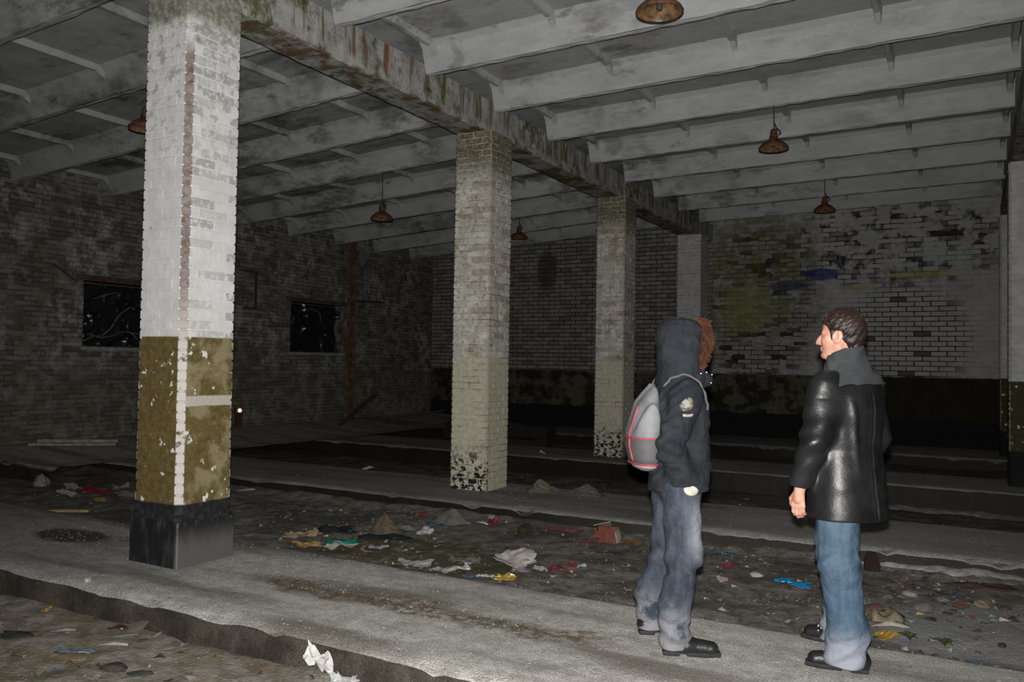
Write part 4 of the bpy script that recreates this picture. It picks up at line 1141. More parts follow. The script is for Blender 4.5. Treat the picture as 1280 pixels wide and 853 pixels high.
    for k in range(420):      # short tufts that break the outline
        th = nrg.uniform(-math.pi, math.pi); ph = nrg.uniform(0.05, 1.45)
        n = np.array((math.cos(th)*math.sin(ph), math.sin(th)*math.sin(ph), math.cos(ph)))
        p = np.array((-0.016, 0, 0.042))+n*np.array((0.106, 0.085, 0.092))
        if p[0] > 0.05 and p[2] < 0.08: continue
        dr = n+nrg.normal(0, 0.45, 3); dr /= np.linalg.norm(dr)
        ca, sa = math.cos(J['yaw']), math.sin(J['yaw'])
        W = lambda q: (C[0]+1.09*(q[0]*ca-q[1]*sa), C[1]+1.09*(q[0]*sa+q[1]*ca), C[2]+1.09*q[2])
        s.tube([W(p-n*0.006), W(p+dr*0.006), W(p+dr*0.010+np.array((0.003, 0, -0.002)))], [0.004, 0.003, 0.0006], 4, False)
    tag(s.obj('hair_tufts', M_HAIR, root), kind='stuff')
    for sd in (1, -1):
        ca, sa = math.cos(J['yaw']), math.sin(J['yaw']); q = (0.081, sd*0.035, -0.0065)
        s = MB(); s.lathe([(0.0, -0.0115)]+[(0.0115*math.cos(a), 0.0115*math.sin(a)) for a in np.linspace(-1.3, 1.3, 8)]+[(0.0, 0.0115)], 12, (C[0]+q[0]*ca-q[1]*sa, C[1]+q[0]*sa+q[1]*ca, C[2]+q[2]))
        s.obj('eye', M_EYE, root, True)
        p0 = [(0.089, sd*0.014, 0.019), (0.084, sd*0.034, 0.025), (0.070, sd*0.050, 0.018)]
        s = MB(); s.tube([(C[0]+1.09*(a*ca-b*sa), C[1]+1.09*(a*sa+b*ca), C[2]+1.09*c) for a, b, c in p0], [0.004, 0.005, 0.003], 6); s.obj('eyebrow', M_HAIR, root, True)
build_leather()

# ================= person in the hooded parka =================
def build_parka():
    C = (0.03, 0.0, 1.665)
    sh = {1: (-0.01, 0.185, 1.40), -1: (-0.01, -0.185, 1.40)}
    el = {1: (-0.02, 0.27, 1.12), -1: (-0.135, -0.245, 1.12)}
    wr = {1: (0.12, 0.22, 0.93), -1: (0.0, -0.15, 0.90)}
    hip = {1: (-0.01, 0.092, 0.90), -1: (-0.015, -0.092, 0.90)}
    kn = {1: (0.01, 0.13, 0.49), -1: (0.0, -0.135, 0.49)}
    an = {1: (-0.085, 0.175, 0.09), -1: (-0.065, -0.165, 0.09)}
    hands = hand_prims(wr[1], np.array((0.25, -0.05, -0.95)), np.array((0.2, -0.97, 0.0)), np.array((0.95, 0.2, 0.2)), 0.5, 0.95)
    hands += hand_prims(wr[-1], np.array((0.25, 0.15, -0.95)), np.array((0.1, 0.98, 0.1)), np.array((0.95, -0.1, 0.25)), 0.2, 0.95)
    def body(P):
        d = ell(P, (0, 0, 0.95), (0.11, 0.15, 0.13))
        d = smin(d, ell(P, (0.0, 0, 1.22), (0.11, 0.16, 0.23)), 0.06)
        d = smin(d, rcone(P, (0, -0.13, 1.39), (0, 0.13, 1.39), 0.055, 0.055), 0.05)
        d = smin(d, rcone(P, (-0.01, 0, 1.42), (0.01, 0, 1.58), 0.06, 0.055), 0.04)
        for s in (1, -1):
            d = smin(d, chain(P, [sh[s], el[s], wr[s]], [0.048, 0.040, 0.027]), 0.03)
            d = smin(d, chain(P, [hip[s], kn[s], an[s]], [0.082, 0.055, 0.038]), 0.03)
            d = smin(d, rcone(P, an[s], tuple(np.add(an[s], (0.13, 0.01*s, -0.045))), 0.036, 0.027), 0.02)
        d = smin(d, head_sdf((P-np.array(C)-np.array((-0.005, 0, -0.015)))/0.86+np.array(C), C, 0.1)*0.86, 0.015)
        for pts, rr in hands: d = smin(d, chain(P, pts, rr, 0.004), 0.006)
        return d
    V, F = surface_nets(body, (-0.25, -0.40, 0.0), (0.32, 0.40, 1.84), 0.0055)
    root = mobj('person', V, F, M_SKIN, None, True, None, (-1.455, 4.56, 0.0), 38*RAD)
    tag(root, 'person in a black hooded parka with brown fur trim and a backpack, facing right', 'person')
    def torso(P):
        return loft(P, [(0.845, 0.0, 0, 0.158, 0.195), (0.95, 0.005, 0, 0.165, 0.20), (1.08, 0.005, 0, 0.16, 0.198), (1.22, 0.005, 0, 0.156, 0.20), (1.33, 0.0, 0, 0.148, 0.202), (1.40, -0.005, 0, 0.130, 0.19),
                        (1.45, -0.005, 0, 0.115, 0.16), (1.50, 0.0, 0, 0.105, 0.125), (1.54, 0.0, 0, 0.10, 0.11)], 2.3)
    def jacket(P):
        z = P[:, 2]; d = torso(P)
        for s in (1, -1):
            w2 = tuple(np.array(wr[s])+(np.array(el[s])-np.array(wr[s]))*0.14)
            a = chain(P, [tuple(np.add(sh[s], (0, -0.015*s, -0.005))), el[s], w2], [0.082, 0.074, 0.060], 0.03)
            ax = np.array(w2)-np.array(el[s]); ax /= np.linalg.norm(ax)
            a = smax(a, (P-np.array(w2))@ax-0.012, 0.006)
            me = np.exp(-(np.linalg.norm(P-np.array(el[s]), axis=1)/0.13)**2)
            a = a-me*0.011*wav(P, (0.35, 0.1*s, 1.0), 70)-0.003*wav(P, (0.8, 0.3, 0.7), 38, 1)
            d = smin(d, a, 0.035)
        d = d-0.008*wav(P, (0.4, 0.5, 1.0), 40)*np.clip((1.2-z)/0.2, 0, 1)*(0.6+0.4*wav(P, (1, -.4, .2), 15))-0.004*wav(P, (0.9, -0.5, 0.6), 48)-0.0025*wav(P, (-0.4, 0.9, 1.1), 75)
        d = d+0.005*np.exp(-((z-1.03)/0.007)**2)      # drawn waist
        d = d+0.004*np.exp(-(P[:, 1]/0.006)**2)*(P[:, 0] > 0.05)
        d = smax(d, 0.85-z+0.03*np.clip(P[:, 0]/0.15, -1, 1)*0.6, 0.012)
        return np.maximum(d, -np.maximum(torso(P)+0.018, z-0.93))
    o = solid('parka', jacket, (-0.30, -0.42, 0.80), (0.36, 0.42, 1.58), 0.0065, M_PARKA, root); o['label'] = 'black padded parka'
    def hood(P):
        def sh_(g): return loft(P, [(1.44, -0.01, 0, 0.118-g, 0.135-g), (1.50, -0.008, 0, 0.112-g, 0.125-g), (1.58, 0.0, 0, 0.116-g, 0.122-g), (1.70, 0.0, 0, 0.122-g, 0.122-g), (1.765, 0.0, 0, 0.118-g, 0.112-g), (1.80-g, 0.0, 0, 0.098-g, 0.088-g), (1.815-g, 0.0, 0, 0.06-g*0.5, 0.05-g*0.5)], 2.7)
        d = sh_(0.0)
        d = smax(d, P[:, 0]-0.098, 0.01)
        op = np.maximum(sh_(0.030), np.maximum(0.035-P[:, 0]*1.0, 1.54-P[:, 2]))
        d = smax(d, -op, 0.008)
        return d-0.003*wav(P, (0.6, 0.4, 1), 50)-0.003*wav(P, (1, 0.2, -0.5), 38)
    o = solid('hood', hood, (-0.19, -0.19, 1.40), (0.19, 0.19, 1.84), 0.006, M_PARKA, root); o['label'] = 'raised black hood'
    # fur ruff round the hood opening
    ring = []
    for a in np.linspace(0, 2*math.pi, 40, endpoint=False):
        ring.append((0.118+0.012*math.cos(a), 0.108*math.sin(a), 1.672+0.118*math.cos(a)))
    def ruff(P):
        d = chain(P, ring+[ring[0]], [0.026]*41, 0.0)
        return d-0.004*wav(P, (1, .5, .6), 130)-0.004*wav(P, (-.5, 1, .8), 150)
    fo = solid('fur_trim', ruff, (0.03, -0.19, 1.48), (0.22, 0.19, 1.87), 0.006, M_FUR, root); fo['label'] = 'brown fur trim around the hood'
    s = MB()
    for k in range(1300):
        i = nrg.integers(0, 40); c = np.array(ring[i]); t = np.array(ring[(i+1) % 40])-c; c = c+t*nrg.random(); t /= np.linalg.norm(t)
        n = nrg.normal(0, 1, 3); n -= t*(n@t); n[0] += 0.35; n /= np.linalg.norm(n)
        e = n+nrg.normal(0, 0.25, 3)
        s.tube([tuple(c+n*0.022), tuple(c+n*0.022+e*0.010), tuple(c+n*0.022+e*0.017+np.array((0, 0, -0.003)))], [0.0045, 0.0035, 0.0015], 4, False)
    tag(s.obj('fur_tufts', M_FUR, fo), kind='stuff')
    # chin flap with press studs
    def flap(P):
        d = chain(P, [(0.085, -0.085, 1.49), (0.13, -0.04, 1.475), (0.14, 0.03, 1.47), (0.09, 0.09, 1.49)], [0.040, 0.044, 0.044, 0.038], 0.02)
        return d-0.004*wav(P, (1, 0.5, 1), 60)
    fl2 = solid('chin_flap', flap, (0.02, -0.15, 1.40), (0.22, 0.16, 1.56), 0.006, M_PARKA, root)
    for (x, y, z) in ((0.143, -0.078, 1.497), (0.165, -0.070, 1.484), (0.176, -0.048, 1.500), (0.158, -0.082, 1.455), (0.082, -0.128, 1.508), (0.125, -0.098, 1.513)):
        s = MB(); s.lathe([(0.0, -0.006), (0.005, -0.004), (0.006, 0.0), (0.005, 0.004), (0.0, 0.006)], 8, (x, y, z)); s.obj('press_stud', M_STEEL, fl2, True)
    # sleeve patches laid on the sleeve
    def onto(fn, p, off):
        p = np.array(p, float)
        for _ in range(12):
            e = 0.004; P = np.stack([p]+[p+np.eye(3)[k]*e for k in range(3)]); d = fn(P); g = (d[1:]-d[0])/e; g /= max(np.linalg.norm(g), 1e-6)
            p = p-g*(d[0]-off)*0.8
        return p
    M_BADGE = Mat('badge_thread', 0.8, 0.2); bn = M_BADGE.noise(38, 2, .5, M_BADGE.objco())
    M_BADGE.color(M_BADGE.mix(M_BADGE.ss(bn, 0.47, 0.53), M_BADGE.mix(M_BADGE.ss(M_BADGE.noise(25, 2, .5, M_BADGE.objco()), .45, .55), (0.21, 0.20, 0.18), (0.16, 0.12, 0.07)), (0.05, 0.055, 0.07)))
    M_BAR = flat_mat('beige_patch', (0.30, 0.25, 0.20), .8)
    bc = onto(jacket, (-0.10, -0.34, 1.365), 0.0)
    V = [tuple(onto(jacket, bc+np.array((0, -0.02, 0)), 0.006))]; n = 20; F = []
    rings = (0.6, 1.0)
    for r in rings:
        for k in range(n):
            a = 2*math.pi*k/n; V.append(tuple(onto(jacket, bc+np.array((math.cos(a)*0.041*r, -0.02, math.sin(a)*0.041*r)), 0.006)))
    for k in range(n):
        F.append((0, 1+k, 1+(k+1) % n)); F.append((1+k, 1+n+k, 1+n+(k+1) % n, 1+(k+1) % n))
    o = mobj('sleeve_badge', V, F, M_BADGE.m, root, True); o['label'] = 'round embroidered badge on the sleeve'
    so = o.modifiers.new('thick', 'SOLIDIFY'); so.thickness = 0.004; so.offset = 0
    V = []; F = []
    for j in range(7):
        for i in range(2):
            V.append(tuple(onto(jacket, bc+np.array((-0.034+0.068*j/6+0.012, -0.02, -0.060-0.014*i)), 0.006)))
    for j in range(6): F.append((j*2, j*2+1, j*2+3, j*2+2))
    o = mobj('sleeve_bar', V, F, M_BAR, root, True); o['label'] = 'small beige bar patch under the badge'
    so = o.modifiers.new('thick', 'SOLIDIFY'); so.thickness = 0.004; so.offset = 0
    # jeans
    def jeans(P):
        z = P[:, 2]; d = ell(P, (0.0, 0, 0.90), (0.125, 0.168, 0.15))
        for s in (1, -1):
            a = chain(P, [hip[s], tuple(np.add(kn[s], (-0.01, 0, 0.03))), (an[s][0]-0.01, an[s][1], 0.22), (an[s][0]-0.0, an[s][1], 0.05)], [0.112, 0.092, 0.080, 0.088], 0.04)
            a = a-0.008*np.clip((0.32-z)/0.25, 0, 1)*wav(P, (0.4, 0.3*s, 1.0), 60, s*1.3)
            a = a-0.009*np.exp(-((z-0.46)/0.09)**2)*wav(P, (0.8, 0.2, 1.0), 52, 0.5)
            a = a-0.004*wav(P, (0.9, 0.4*s, 0.45), 36)-0.003*wav(P, (-0.5, 0.9, 0.7), 45)
            d = smin(d, a, 0.025)
        return smax(smax(d, 0.035-z, 0.008), z-0.915, 0.01)
    o = solid('jeans', jeans, (-0.26, -0.34, 0.0), (0.26, 0.36, 1.04), 0.007, M_DENIM1, root); o['label'] = 'washed grey-blue jeans with pale thighs'
    shoe(root, (an[1][0]-0.075, an[1][1], 0.0), -8*RAD, 0.30, False)
    shoe(root, (an[-1][0]-0.07, an[-1][1], 0.0), -14*RAD, 0.31, False)
    # pale cuff at the pocket, glove
    w = np.array(wr[-1])
    def cuff(P): return smax(ell(P, (-0.005, -0.192, 0.872), (0.050, 0.018, 0.034)), 0.85-P[:, 2], 0.004)-0.002*wav(P, (1, 0, 1), 90)
    o = solid('shirt_tail', cuff, (-0.10, -0.26, 0.82), (0.10, -0.14, 0.93), 0.005, cloth_mat('cream_cloth', (0.42, 0.40, 0.33), (0.36, 0.34, 0.28)), root); o['label'] = 'cream cloth showing at the pocket'
    def glove(P):
        d = None
        for pts, rr in hands[:6]:
            e = chain(P, pts, [r+0.004 for r in rr], 0.004); d = e if d is None else smin(d, e, 0.006)
        w1 = np.array(wr[1]); d = smin(d, rcone(P, w1+np.array((-0.02, 0.005, 0.04)), w1, 0.036, 0.032), 0.01)
        return d
    o = solid('glove', glove, (0.02, 0.08, 0.70), (0.28, 0.34, 1.0), 0.005, M_GLOVE, root); o['label'] = 'black knitted glove'
    # ---------------- backpack (worn, but a thing of its own)
    bp = empty('backpack', tuple(root.location), 38*RAD); tag(bp, 'grey drawstring backpack with red piping hanging on the back of the parka', 'backpack')
    M_BAG = cloth_mat('light_grey_nylon', (0.165, 0.165, 0.17), (0.105, 0.105, 0.11), 120, 0.7, 0.3)
    M_BAG2 = cloth_mat('mid_grey_nylon', (0.082, 0.079, 0.082), (0.066, 0.063, 0.066), 120, 0.7, 0.3)
    M_PIPE = flat_mat('red_piping', (0.28, 0.05, 0.055), .6); M_BAGB = cloth_mat('pale_pink_nylon', (0.30, 0.25, 0.25), (0.27, 0.23, 0.23), 120)
    def bag(P, g=0.0):
        d = loft(P, [(0.965, -0.195, -0.02, 0.03, 0.05), (0.985, -0.20, -0.02, 0.062+g, 0.11+g), (1.03, -0.205, -0.02, 0.078+g, 0.14+g), (1.10, -0.212, -0.02, 0.090+g, 0.155+g), (1.17, -0.212, -0.02, 0.090+g, 0.155+g), (1.26, -0.198, -0.02, 0.076+g, 0.14+g),
                     (1.34, -0.186, -0.02, 0.062+g, 0.125+g), (1.40, -0.165, -0.02, 0.042+g, 0.09+g), (1.44, -0.15, -0.02, 0.024, 0.055)], 2.2)
        return smax(d, P[:, 0]+0.150, 0.02)
    def upper(P):
        d = bag(P)-0.008*wav(P, (0.3, 1.0, 0.12), 75)*np.clip((P[:, 2]-1.15)/0.1, 0, 1)*(0.6+0.4*wav(P, (0, 1, 0.6), 23))
        return smax(d, 1.145-P[:, 2], 0.004)
    o = solid('bag_body', upper, (-0.36, -0.24, 1.10), (-0.08, 0.20, 1.47), 0.006, M_BAG, bp); o['label'] = 'light grey gathered upper part'
    def lower(P): return smax(smax(bag(P, 0.003), P[:, 2]-1.15, 0.004), 1.005-P[:, 2], 0.004)
    o = solid('lower_panel', lower, (-0.36, -0.24, 0.95), (-0.08, 0.20, 1.19), 0.006, M_BAG2, bp); o['label'] = 'mid grey lower panel'
    def bott(P): return smax(bag(P, 0.001), P[:, 2]-1.006, 0.004)
    o = solid('bag_base', bott, (-0.34, -0.2, 0.94), (-0.08, 0.16, 1.04), 0.006, M_BAGB, bp); o['label'] = 'pale base'
    def loop(z, name):
        pts = []
        for a in np.linspace(math.pi*0.08, math.pi*1.92, 34):
            p = np.array((-0.2+0.11*math.cos(a), -0.02+0.18*math.sin(a), z)); q = onto(lambda P: bag(P, 0.003), p, 0.002); pts.append((q[0], q[1], z))
        s = MB(); s.tube(pts, 0.006, 6); s.obj(name, M_PIPE, bp, True)
    loop(1.15, 'piping'); loop(1.008, 'piping')
    for side in (-1,):
        pts = []
        for z in np.linspace(1.0, 1.37, 16):
            q = onto(lambda P: bag(P, 0.003), (-0.33, -0.02+side*0.05, z), 0.002); pts.append(tuple(q))
        s = MB(); s.tube(pts, 0.006, 6); s.obj('piping', M_PIPE, bp, True)
    jk = lambda P: np.minimum(jacket(P), hood(P))
    for sd in (-1, 1):
        path = [(-0.15, 0.10*sd, 1.42), (-0.10, 0.125*sd, 1.46), (-0.03, 0.135*sd, 1.475), (0.04, 0.14*sd, 1.455), (0.085, 0.145*sd, 1.41), (0.10, 0.150*sd, 1.35), (0.085, 0.165*sd, 1.27)]
        pts = []
        for i in range(len(path)-1):
            for u in np.linspace(0, 1, 4, endpoint=False):
                p = np.array(path[i])*(1-u)+np.array(path[i+1])*u; pts.append(tuple(onto(jk, p+np.array((0, 0, 0.02)), 0.006)))
        s = MB(); s.tube(pts, 0.007, 6); o = s.obj('shoulder_strap', M_BAG2, bp, True)
build_parka()

# ------------------------------------------------------------------ litter
PMAT = {}
def pm(c, kind='paper'):
    k = (c, kind)
    if k not in PMAT:
        PMAT[k] = flat_mat('litter_%s' % kind, tuple(q*0.68 for q in c), {'paper': .85, 'film': .3, 'cloth': .95, 'stone': .95, 'card': .9}[kind], {'film': .6}.get(kind, .2), 0.22, 14, 0.35)
    return PMAT[k]
def bed(x, y):
    return float(bed_z(np.array([[x]]), np.array([[y]]))[0, 0])
def gz(x, y):
    for (a, b) in ((3.567, 5.118), (7.87, 9.44), (12.3, 13.86)):
        if a+.02 < y < b-.02: return 0.003
    return bed(x, y)
def crumple(name, label, cat, x, y, w, l, h, c, kind='paper', seed=0, rz=0.0, n=11, group=None, z=None, mat=None, parent=None):
    r = np.random.default_rng(seed+100)
    u = np.linspace(-1, 1, n); U, V_ = np.meshgrid(u, u, indexing='ij')
    a = r.uniform(0, 6.28)
    tri = lambda q: np.abs(np.mod(q, 2)-1)
    Z = 0*U
    for j, (fq, w_) in enumerate(((0.55, 1.0), (0.9, 0.7), (1.6, 0.45), (2.9, 0.22))):
        th = r.uniform(0, 6.28); Z = Z+w_*tri(fq*(U*math.cos(th)+V_*math.sin(th))+r.uniform(0, 2)+0.25*U*V_)
    Z = Z+r.normal(0, 0.05, U.shape)
    Z = (Z-Z.min())/max(Z.max()-Z.min(), 1e-6)
    if kind == 'cloth': Z = Z*np.clip(1.3-np.maximum(np.abs(U), np.abs(V_))**2, 0, 1)
    Z = Z**1.3*h*0.8
    rad = 0.62+0.62*vnoise(np.arctan2(V_, U)*2.2+a+7, U*0+seed, seed+5)
    R_ = np.maximum(np.abs(U), np.abs(V_))/np.maximum(np.hypot(U, V_), 1e-6)
    k = (0.4*R_+0.6)*rad
    X = U*k*w/2+r.normal(0, w*0.018, U.shape); Y = V_*k*l/2+r.normal(0, l*0.018, U.shape)
    v = np.stack([X.ravel(), Y.ravel(), Z.ravel()], 1)
    i = np.arange(n-1)[:, None]*n+np.arange(n-1)[None]
    f = np.stack([i, i+n, i+n+1, i+1], -1).reshape(-1, 4)
    if parent is not None:
        o = mobj(name, v, f, mat or pm(c, kind), parent, kind == 'cloth', None, (x, y, z), rz)
    else:
        o = mobj(name, v, f, mat or pm(c, kind), None, kind == 'cloth', None, (x, y, (gz(x, y) if z is None else z)+0.002), rz)
        tag(o, label, cat, group)
    m = o.modifiers.new('thick', 'SOLIDIFY'); m.thickness = 0.004; m.offset = 1
    return o
def rock(name, label, cat, x, y, r3, c, seed, kind='stone', group=None, rz=0, z=None):
    bm = bmesh.new(); bmesh.ops.create_icosphere(bm, subdivisions=2, radius=1)
    r = random.Random(seed)
    ph = [r.uniform(0, 6) for _ in range(6)]
    for q in bm.verts:
        c0 = q.co.copy()
        k = 1+0.16*math.sin(3*c0.x+ph[0])+0.14*math.sin(4*c0.y+ph[1])+0.12*math.sin(5*c0.z+ph[2])+r.uniform(-.06, .06)
        q.co = Vector((c0.x*r3[0]*k, c0.y*r3[1]*k, max(c0.z*k, -0.35)*r3[2]+0.35*r3[2]))
    me = bpy.data.meshes.new(name); bm.to_mesh(me); bm.free(); me.materials.append(pm(c, kind))
    o = link(name, me, None, (x, y, (gz(x, y) if z is None else z)-0.004), rz); tag(o, label, cat, group); return o
def heap(name, label, x, y, rx, ry, h, c, seed):
    n = 18; V = [(0, 0, h)]; F = []
    r = np.random.default_rng(seed)
    for i in range(1, 8):
        t = i/7
        for k in range(n):
            a = 2*math.pi*k/n; q = t*(1+0.25*math.sin(2*a+seed)+0.12*math.sin(5*a+2*seed))
            V.append((rx*q*math.cos(a), ry*q*math.sin(a), h*(1-t)**1.2*(1+r.uniform(-.22, .22))-0.012*(i == 7)))
    for k in range(n): F.append((0, 1+k, 1+(k+1) % n))
    for i in range(6):
        for k in range(n): F.append((1+i*n+k, 1+i*n+n+k, 1+i*n+n+(k+1) % n, 1+i*n+(k+1) % n))
    o = mobj(name, V, F, pm(c, 'stone'), None, False, None, (x, y, gz(x, y)-0.003)); tag(o, label, 'heap'); return o
def stick(name, label, cat, p0, p1, r, c, kind='paper'):
    p0 = Vector(p0); p1 = Vector(p1); s = MB(); m = (p0+p1)/2+Vector((0.01, 0.01, 0.006))
    s.tube([(0, 0, r), tuple(m-p0+Vector((0, 0, r))), tuple(p1-p0+Vector((0, 0, r)))], [r, r*1.1, r*.8], 7)
    o = s.obj(name, pm(c, kind), None, True, False, tuple(p0)); tag(o, label, cat); return o

WHITE = (0.52, 0.50, 0.47); TAN = (0.33, 0.24, 0.15); RED = (0.30, 0.025, 0.025); NAVY = (0.015, 0.017, 0.022)
# the middle of the trench
crumple('paper_sheet', 'big crumpled off-white paper sheet, largest scrap in the dirt behind the near strip', 'paper', -3.37, 6.19, 0.36, 0.26, 0.13, (0.50, 0.455, 0.41), 'paper', 1, 0.5, 9)
crumple('paper_sheet', 'torn grey paper flap under the right end of the big crumpled sheet', 'paper', -3.22, 5.98, 0.16, 0.10, 0.04, (0.26, 0.25, 0.24), 'paper', 2, 0.2)
w = empty('candy_wrapper', (-3.28, 5.72, bed(-3.28, 5.72)), 0.5); tag(w, 'white and yellow plastic wrapper just in front of the big crumpled sheet', 'wrapper')
crumple('white_film', '', '', -0.09, 0, 0.16, 0.10, 0.05, (0.50, 0.50, 0.48), 'film', 3, 0, 9, None, 0.004, None, w)
crumple('yellow_film', '', '', 0.06, 0.0, 0.17, 0.09, 0.05, (0.45, 0.28, 0.04), 'film', 4, 0, 9, None, 0.004, None, w)
w = empty('carton', (-3.0, 6.17, bed(-3.0, 6.17)), 0.55); tag(w, 'crushed red and white carton right of the big crumpled sheet', 'carton')
crumple('white_side', '', '', -0.11, 0.0, 0.13, 0.16, 0.08, (0.45, 0.46, 0.47), 'film', 5, 0, 9, None, 0.004, None, w)
crumple('red_side', '', '', 0.03, -0.02, 0.17, 0.13, 0.07, (0.22, 0.03, 0.035), 'film', 6, 0, 9, None, 0.004, None, w)
w = empty('plastic_scrap', (-2.94, 6.40, bed(-2.94, 6.40)), 0.5); tag(w, 'small red scrap with a pale blue tip right of the crushed carton', 'scrap')
crumple('red_film', '', '', 0, 0, 0.10, 0.09, 0.05, RED, 'film', 7, 0, 7, None, 0.0, None, w); crumple('blue_tip', '', '', 0.07, 0.0, 0.08, 0.06, 0.04, (0.35, 0.45, 0.5), 'film', 8, 0, 7, None, 0.0, None, w)
crumple('paper_bag', 'tan crumpled paper bag beside the near strip, left of the teal rag', 'bag', -5.56, 5.98, 0.34, 0.20, 0.13, TAN, 'paper', 9, 0.6, 9)
crumple('paper_bag', 'flattened orange-yellow packet at the foot of the tan paper bag', 'packet', -5.28, 5.73, 0.30, 0.16, 0.07, (0.36, 0.23, 0.09), 'paper', 10, 0.5, 9)
crumple('rag', 'teal green rag among dark cloths near the strip edge', 'rag', -5.15, 6.02, 0.34, 0.16, 0.10, (0.01, 0.20, 0.15), 'cloth', 11, 0.5, 13)
crumple('paper_sheet', 'small folded cream paper in front of the teal rag', 'paper', -4.90, 5.77, 0.26, 0.17, 0.13, (0.46, 0.41, 0.33), 'paper', 12, 0.5, 7)
crumple('scrap', 'pinkish scrap at the right end of the folded cream paper', 'scrap', -4.70, 5.86, 0.11, 0.08, 0.05, (0.28, 0.15, 0.14), 'paper', 13, 0.2, 7)
crumple('coat', 'black cloth heap behind the teal rag', 'cloth', -5.46, 6.33, 0.36, 0.24, 0.13, NAVY, 'cloth', 14, 0.5, 13)
crumple('coat', 'dark navy cloth spread between the teal rag and the earth heap', 'cloth', -4.95, 6.43, 0.5, 0.24, 0.08, (0.02, 0.023, 0.034), 'cloth', 15, 0.5, 13)
crumple('foil', 'grey glinting foil piece on the dark cloth near the cream paper', 'foil', -4.70, 6.05, 0.17, 0.10, 0.05, (0.30, 0.31, 0.36), 'film', 16, 0.3, 7)
heap('earth_heap', 'pointed brown earth heap behind the navy cloth', -5.16, 6.72, 0.19, 0.15, 0.16, (0.17, 0.135, 0.085), 3)
crumple('paper_scrap', 'white torn scrap right of the brown earth heap', 'paper', -4.72, 6.80, 0.16, 0.14, 0.07, WHITE, 'paper', 17, 0.2, 7)
crumple('paper_scrap', 'grey limp scrap beside the white torn one', 'paper', -4.98, 6.86, 0.2, 0.12, 0.05, (0.24, 0.23, 0.21), 'paper', 18, 0.4, 7)
crumple('scrap', 'small red scrap at the foot of the far riser, left part', 'scrap', -5.30, 7.57, 0.12, 0.10, 0.06, RED, 'film', 19, 0, 7)
crumple('scrap', 'dusty blue scrap left of the grey rubble mound', 'scrap', -4.86, 7.18, 0.19, 0.10, 0.05, (0.05, 0.11, 0.18), 'cloth', 20, 0.3, 7)
heap('rubble_heap', 'grey rubble mound against the far riser', -4.82, 7.42, 0.24, 0.15, 0.16, (0.155, 0.145, 0.125), 7)
rock('pebble', 'pale pebble in front of the grey rubble mound', 'pebble', -4.86, 7.02, (.035, .03, .03), (0.45, 0.43, 0.40), 5)
w = empty('juice_carton', (-4.40, 7.56, bed(-4.4, 7.56)), 0.4); tag(w, 'small red and pink carton standing below the second column', 'carton')
crumple('red_side', '', '', 0, 0, 0.12, 0.1, 0.08, (0.20, 0.02, 0.025), 'film', 21, 0, 7, None, 0.0, None, w); crumple('pink_top', '', '', -0.02, 0.02, 0.06, 0.06, 0.06, (0.45, 0.33, 0.32), 'film', 22, 0, 7, None, 0.055, None, w)
stick('straw', 'white straw lying left of the small red and pink carton', 'straw', (-4.56, 7.50, bed(-4.56, 7.5)), (-4.42, 7.50, bed(-4.42, 7.5)), 0.010, (0.45, 0.43, 0.39))
rock('clod', 'dark brown clod behind the big crumpled sheet', 'clod', -3.97, 7.47, (.09, .07, .07), (0.05, 0.04, 0.022), 8)
for k, (x, y, lb) in enumerate(((-3.72, 7.62, 'left one of the dull red scraps before the far riser'), (-3.52, 7.66, 'middle one of the dull red scraps before the far riser'), (-3.25, 7.42, 'dull red scrap right in front of the open carton'))):
    crumple('scrap', lb, 'scrap', x, y, 0.2, 0.12, 0.07, (0.17, 0.05, 0.05), 'paper', 23+k, 0.3, 7)
w = empty('carton', (-3.14, 7.62, bed(-3.14, 7.62)), 0.15); tag(w, 'open reddish carton with a cream flap before the far riser', 'carton')
s = MB()
s.add([(-.12, -.08, 0), (.12, -.08, 0), (.12, .08, 0), (-.12, .08, 0), (-.10, -.07, .11), (.10, -.09, .12), (.11, .08, .13), (-.11, .09, .12)], [(0, 1, 5, 4), (1, 2, 6, 5), (2, 3, 7, 6), (3, 0, 4, 7), (0, 3, 2, 1)]); o = s.obj('carton_body', pm((0.20, 0.07, 0.05), 'card'), w)
o.modifiers.new('thick', 'SOLIDIFY').thickness = 0.006
s = MB(); s.add([(-.11, .09, .122), (.03, .085, .132), (.05, -.06, .20), (-.12, -.05, .15)], [(0, 1, 2, 3)]); o = s.obj('flap', pm((0.50, 0.45, 0.35), 'card'), w); o.modifiers.new('thick', 'SOLIDIFY').thickness = 0.006
s = MB(); s.add([(.105, -.09, .12), (.125, -.085, 0.005), (.15, .02, 0.005), (.115, .03, .13)], [(0, 1, 2, 3)]); o = s.obj('flap', pm((0.45, 0.40, 0.32), 'card'), w); o.modifiers.new('thick', 'SOLIDIFY').thickness = 0.006
crumple('carton_scrap', 'rust-brown flattened carton right of the open reddish one', 'carton', -2.86, 7.52, 0.2, 0.12, 0.07, (0.20, 0.10, 0.045), 'card', 27, 0.2, 7)
crumple('film_strip', 'long whitish film strip along the edge of the near strip, centre', 'film', -3.68, 5.68, 0.36, 0.15, 0.08, (0.34, 0.32, 0.29), 'film', 28, 0.5, 11)
crumple('film_strip', 'grey limp film left of the long whitish strip', 'film', -4.08, 5.72, 0.28, 0.14, 0.06, (0.26, 0.26, 0.24), 'film', 29, 0.5, 11)
crumple('film_strip', 'grey-brown film flap behind the long whitish strip', 'film', -3.78, 6.02, 0.26, 0.12, 0.07, (0.17, 0.165, 0.145), 'film', 30, 0.5, 11)
crumple('scrap', 'small blue scrap in front of the long whitish strip', 'scrap', -3.48, 5.62, 0.09, 0.06, 0.02, (0.06, 0.14, 0.26), 'paper', 31, 0.2, 6)
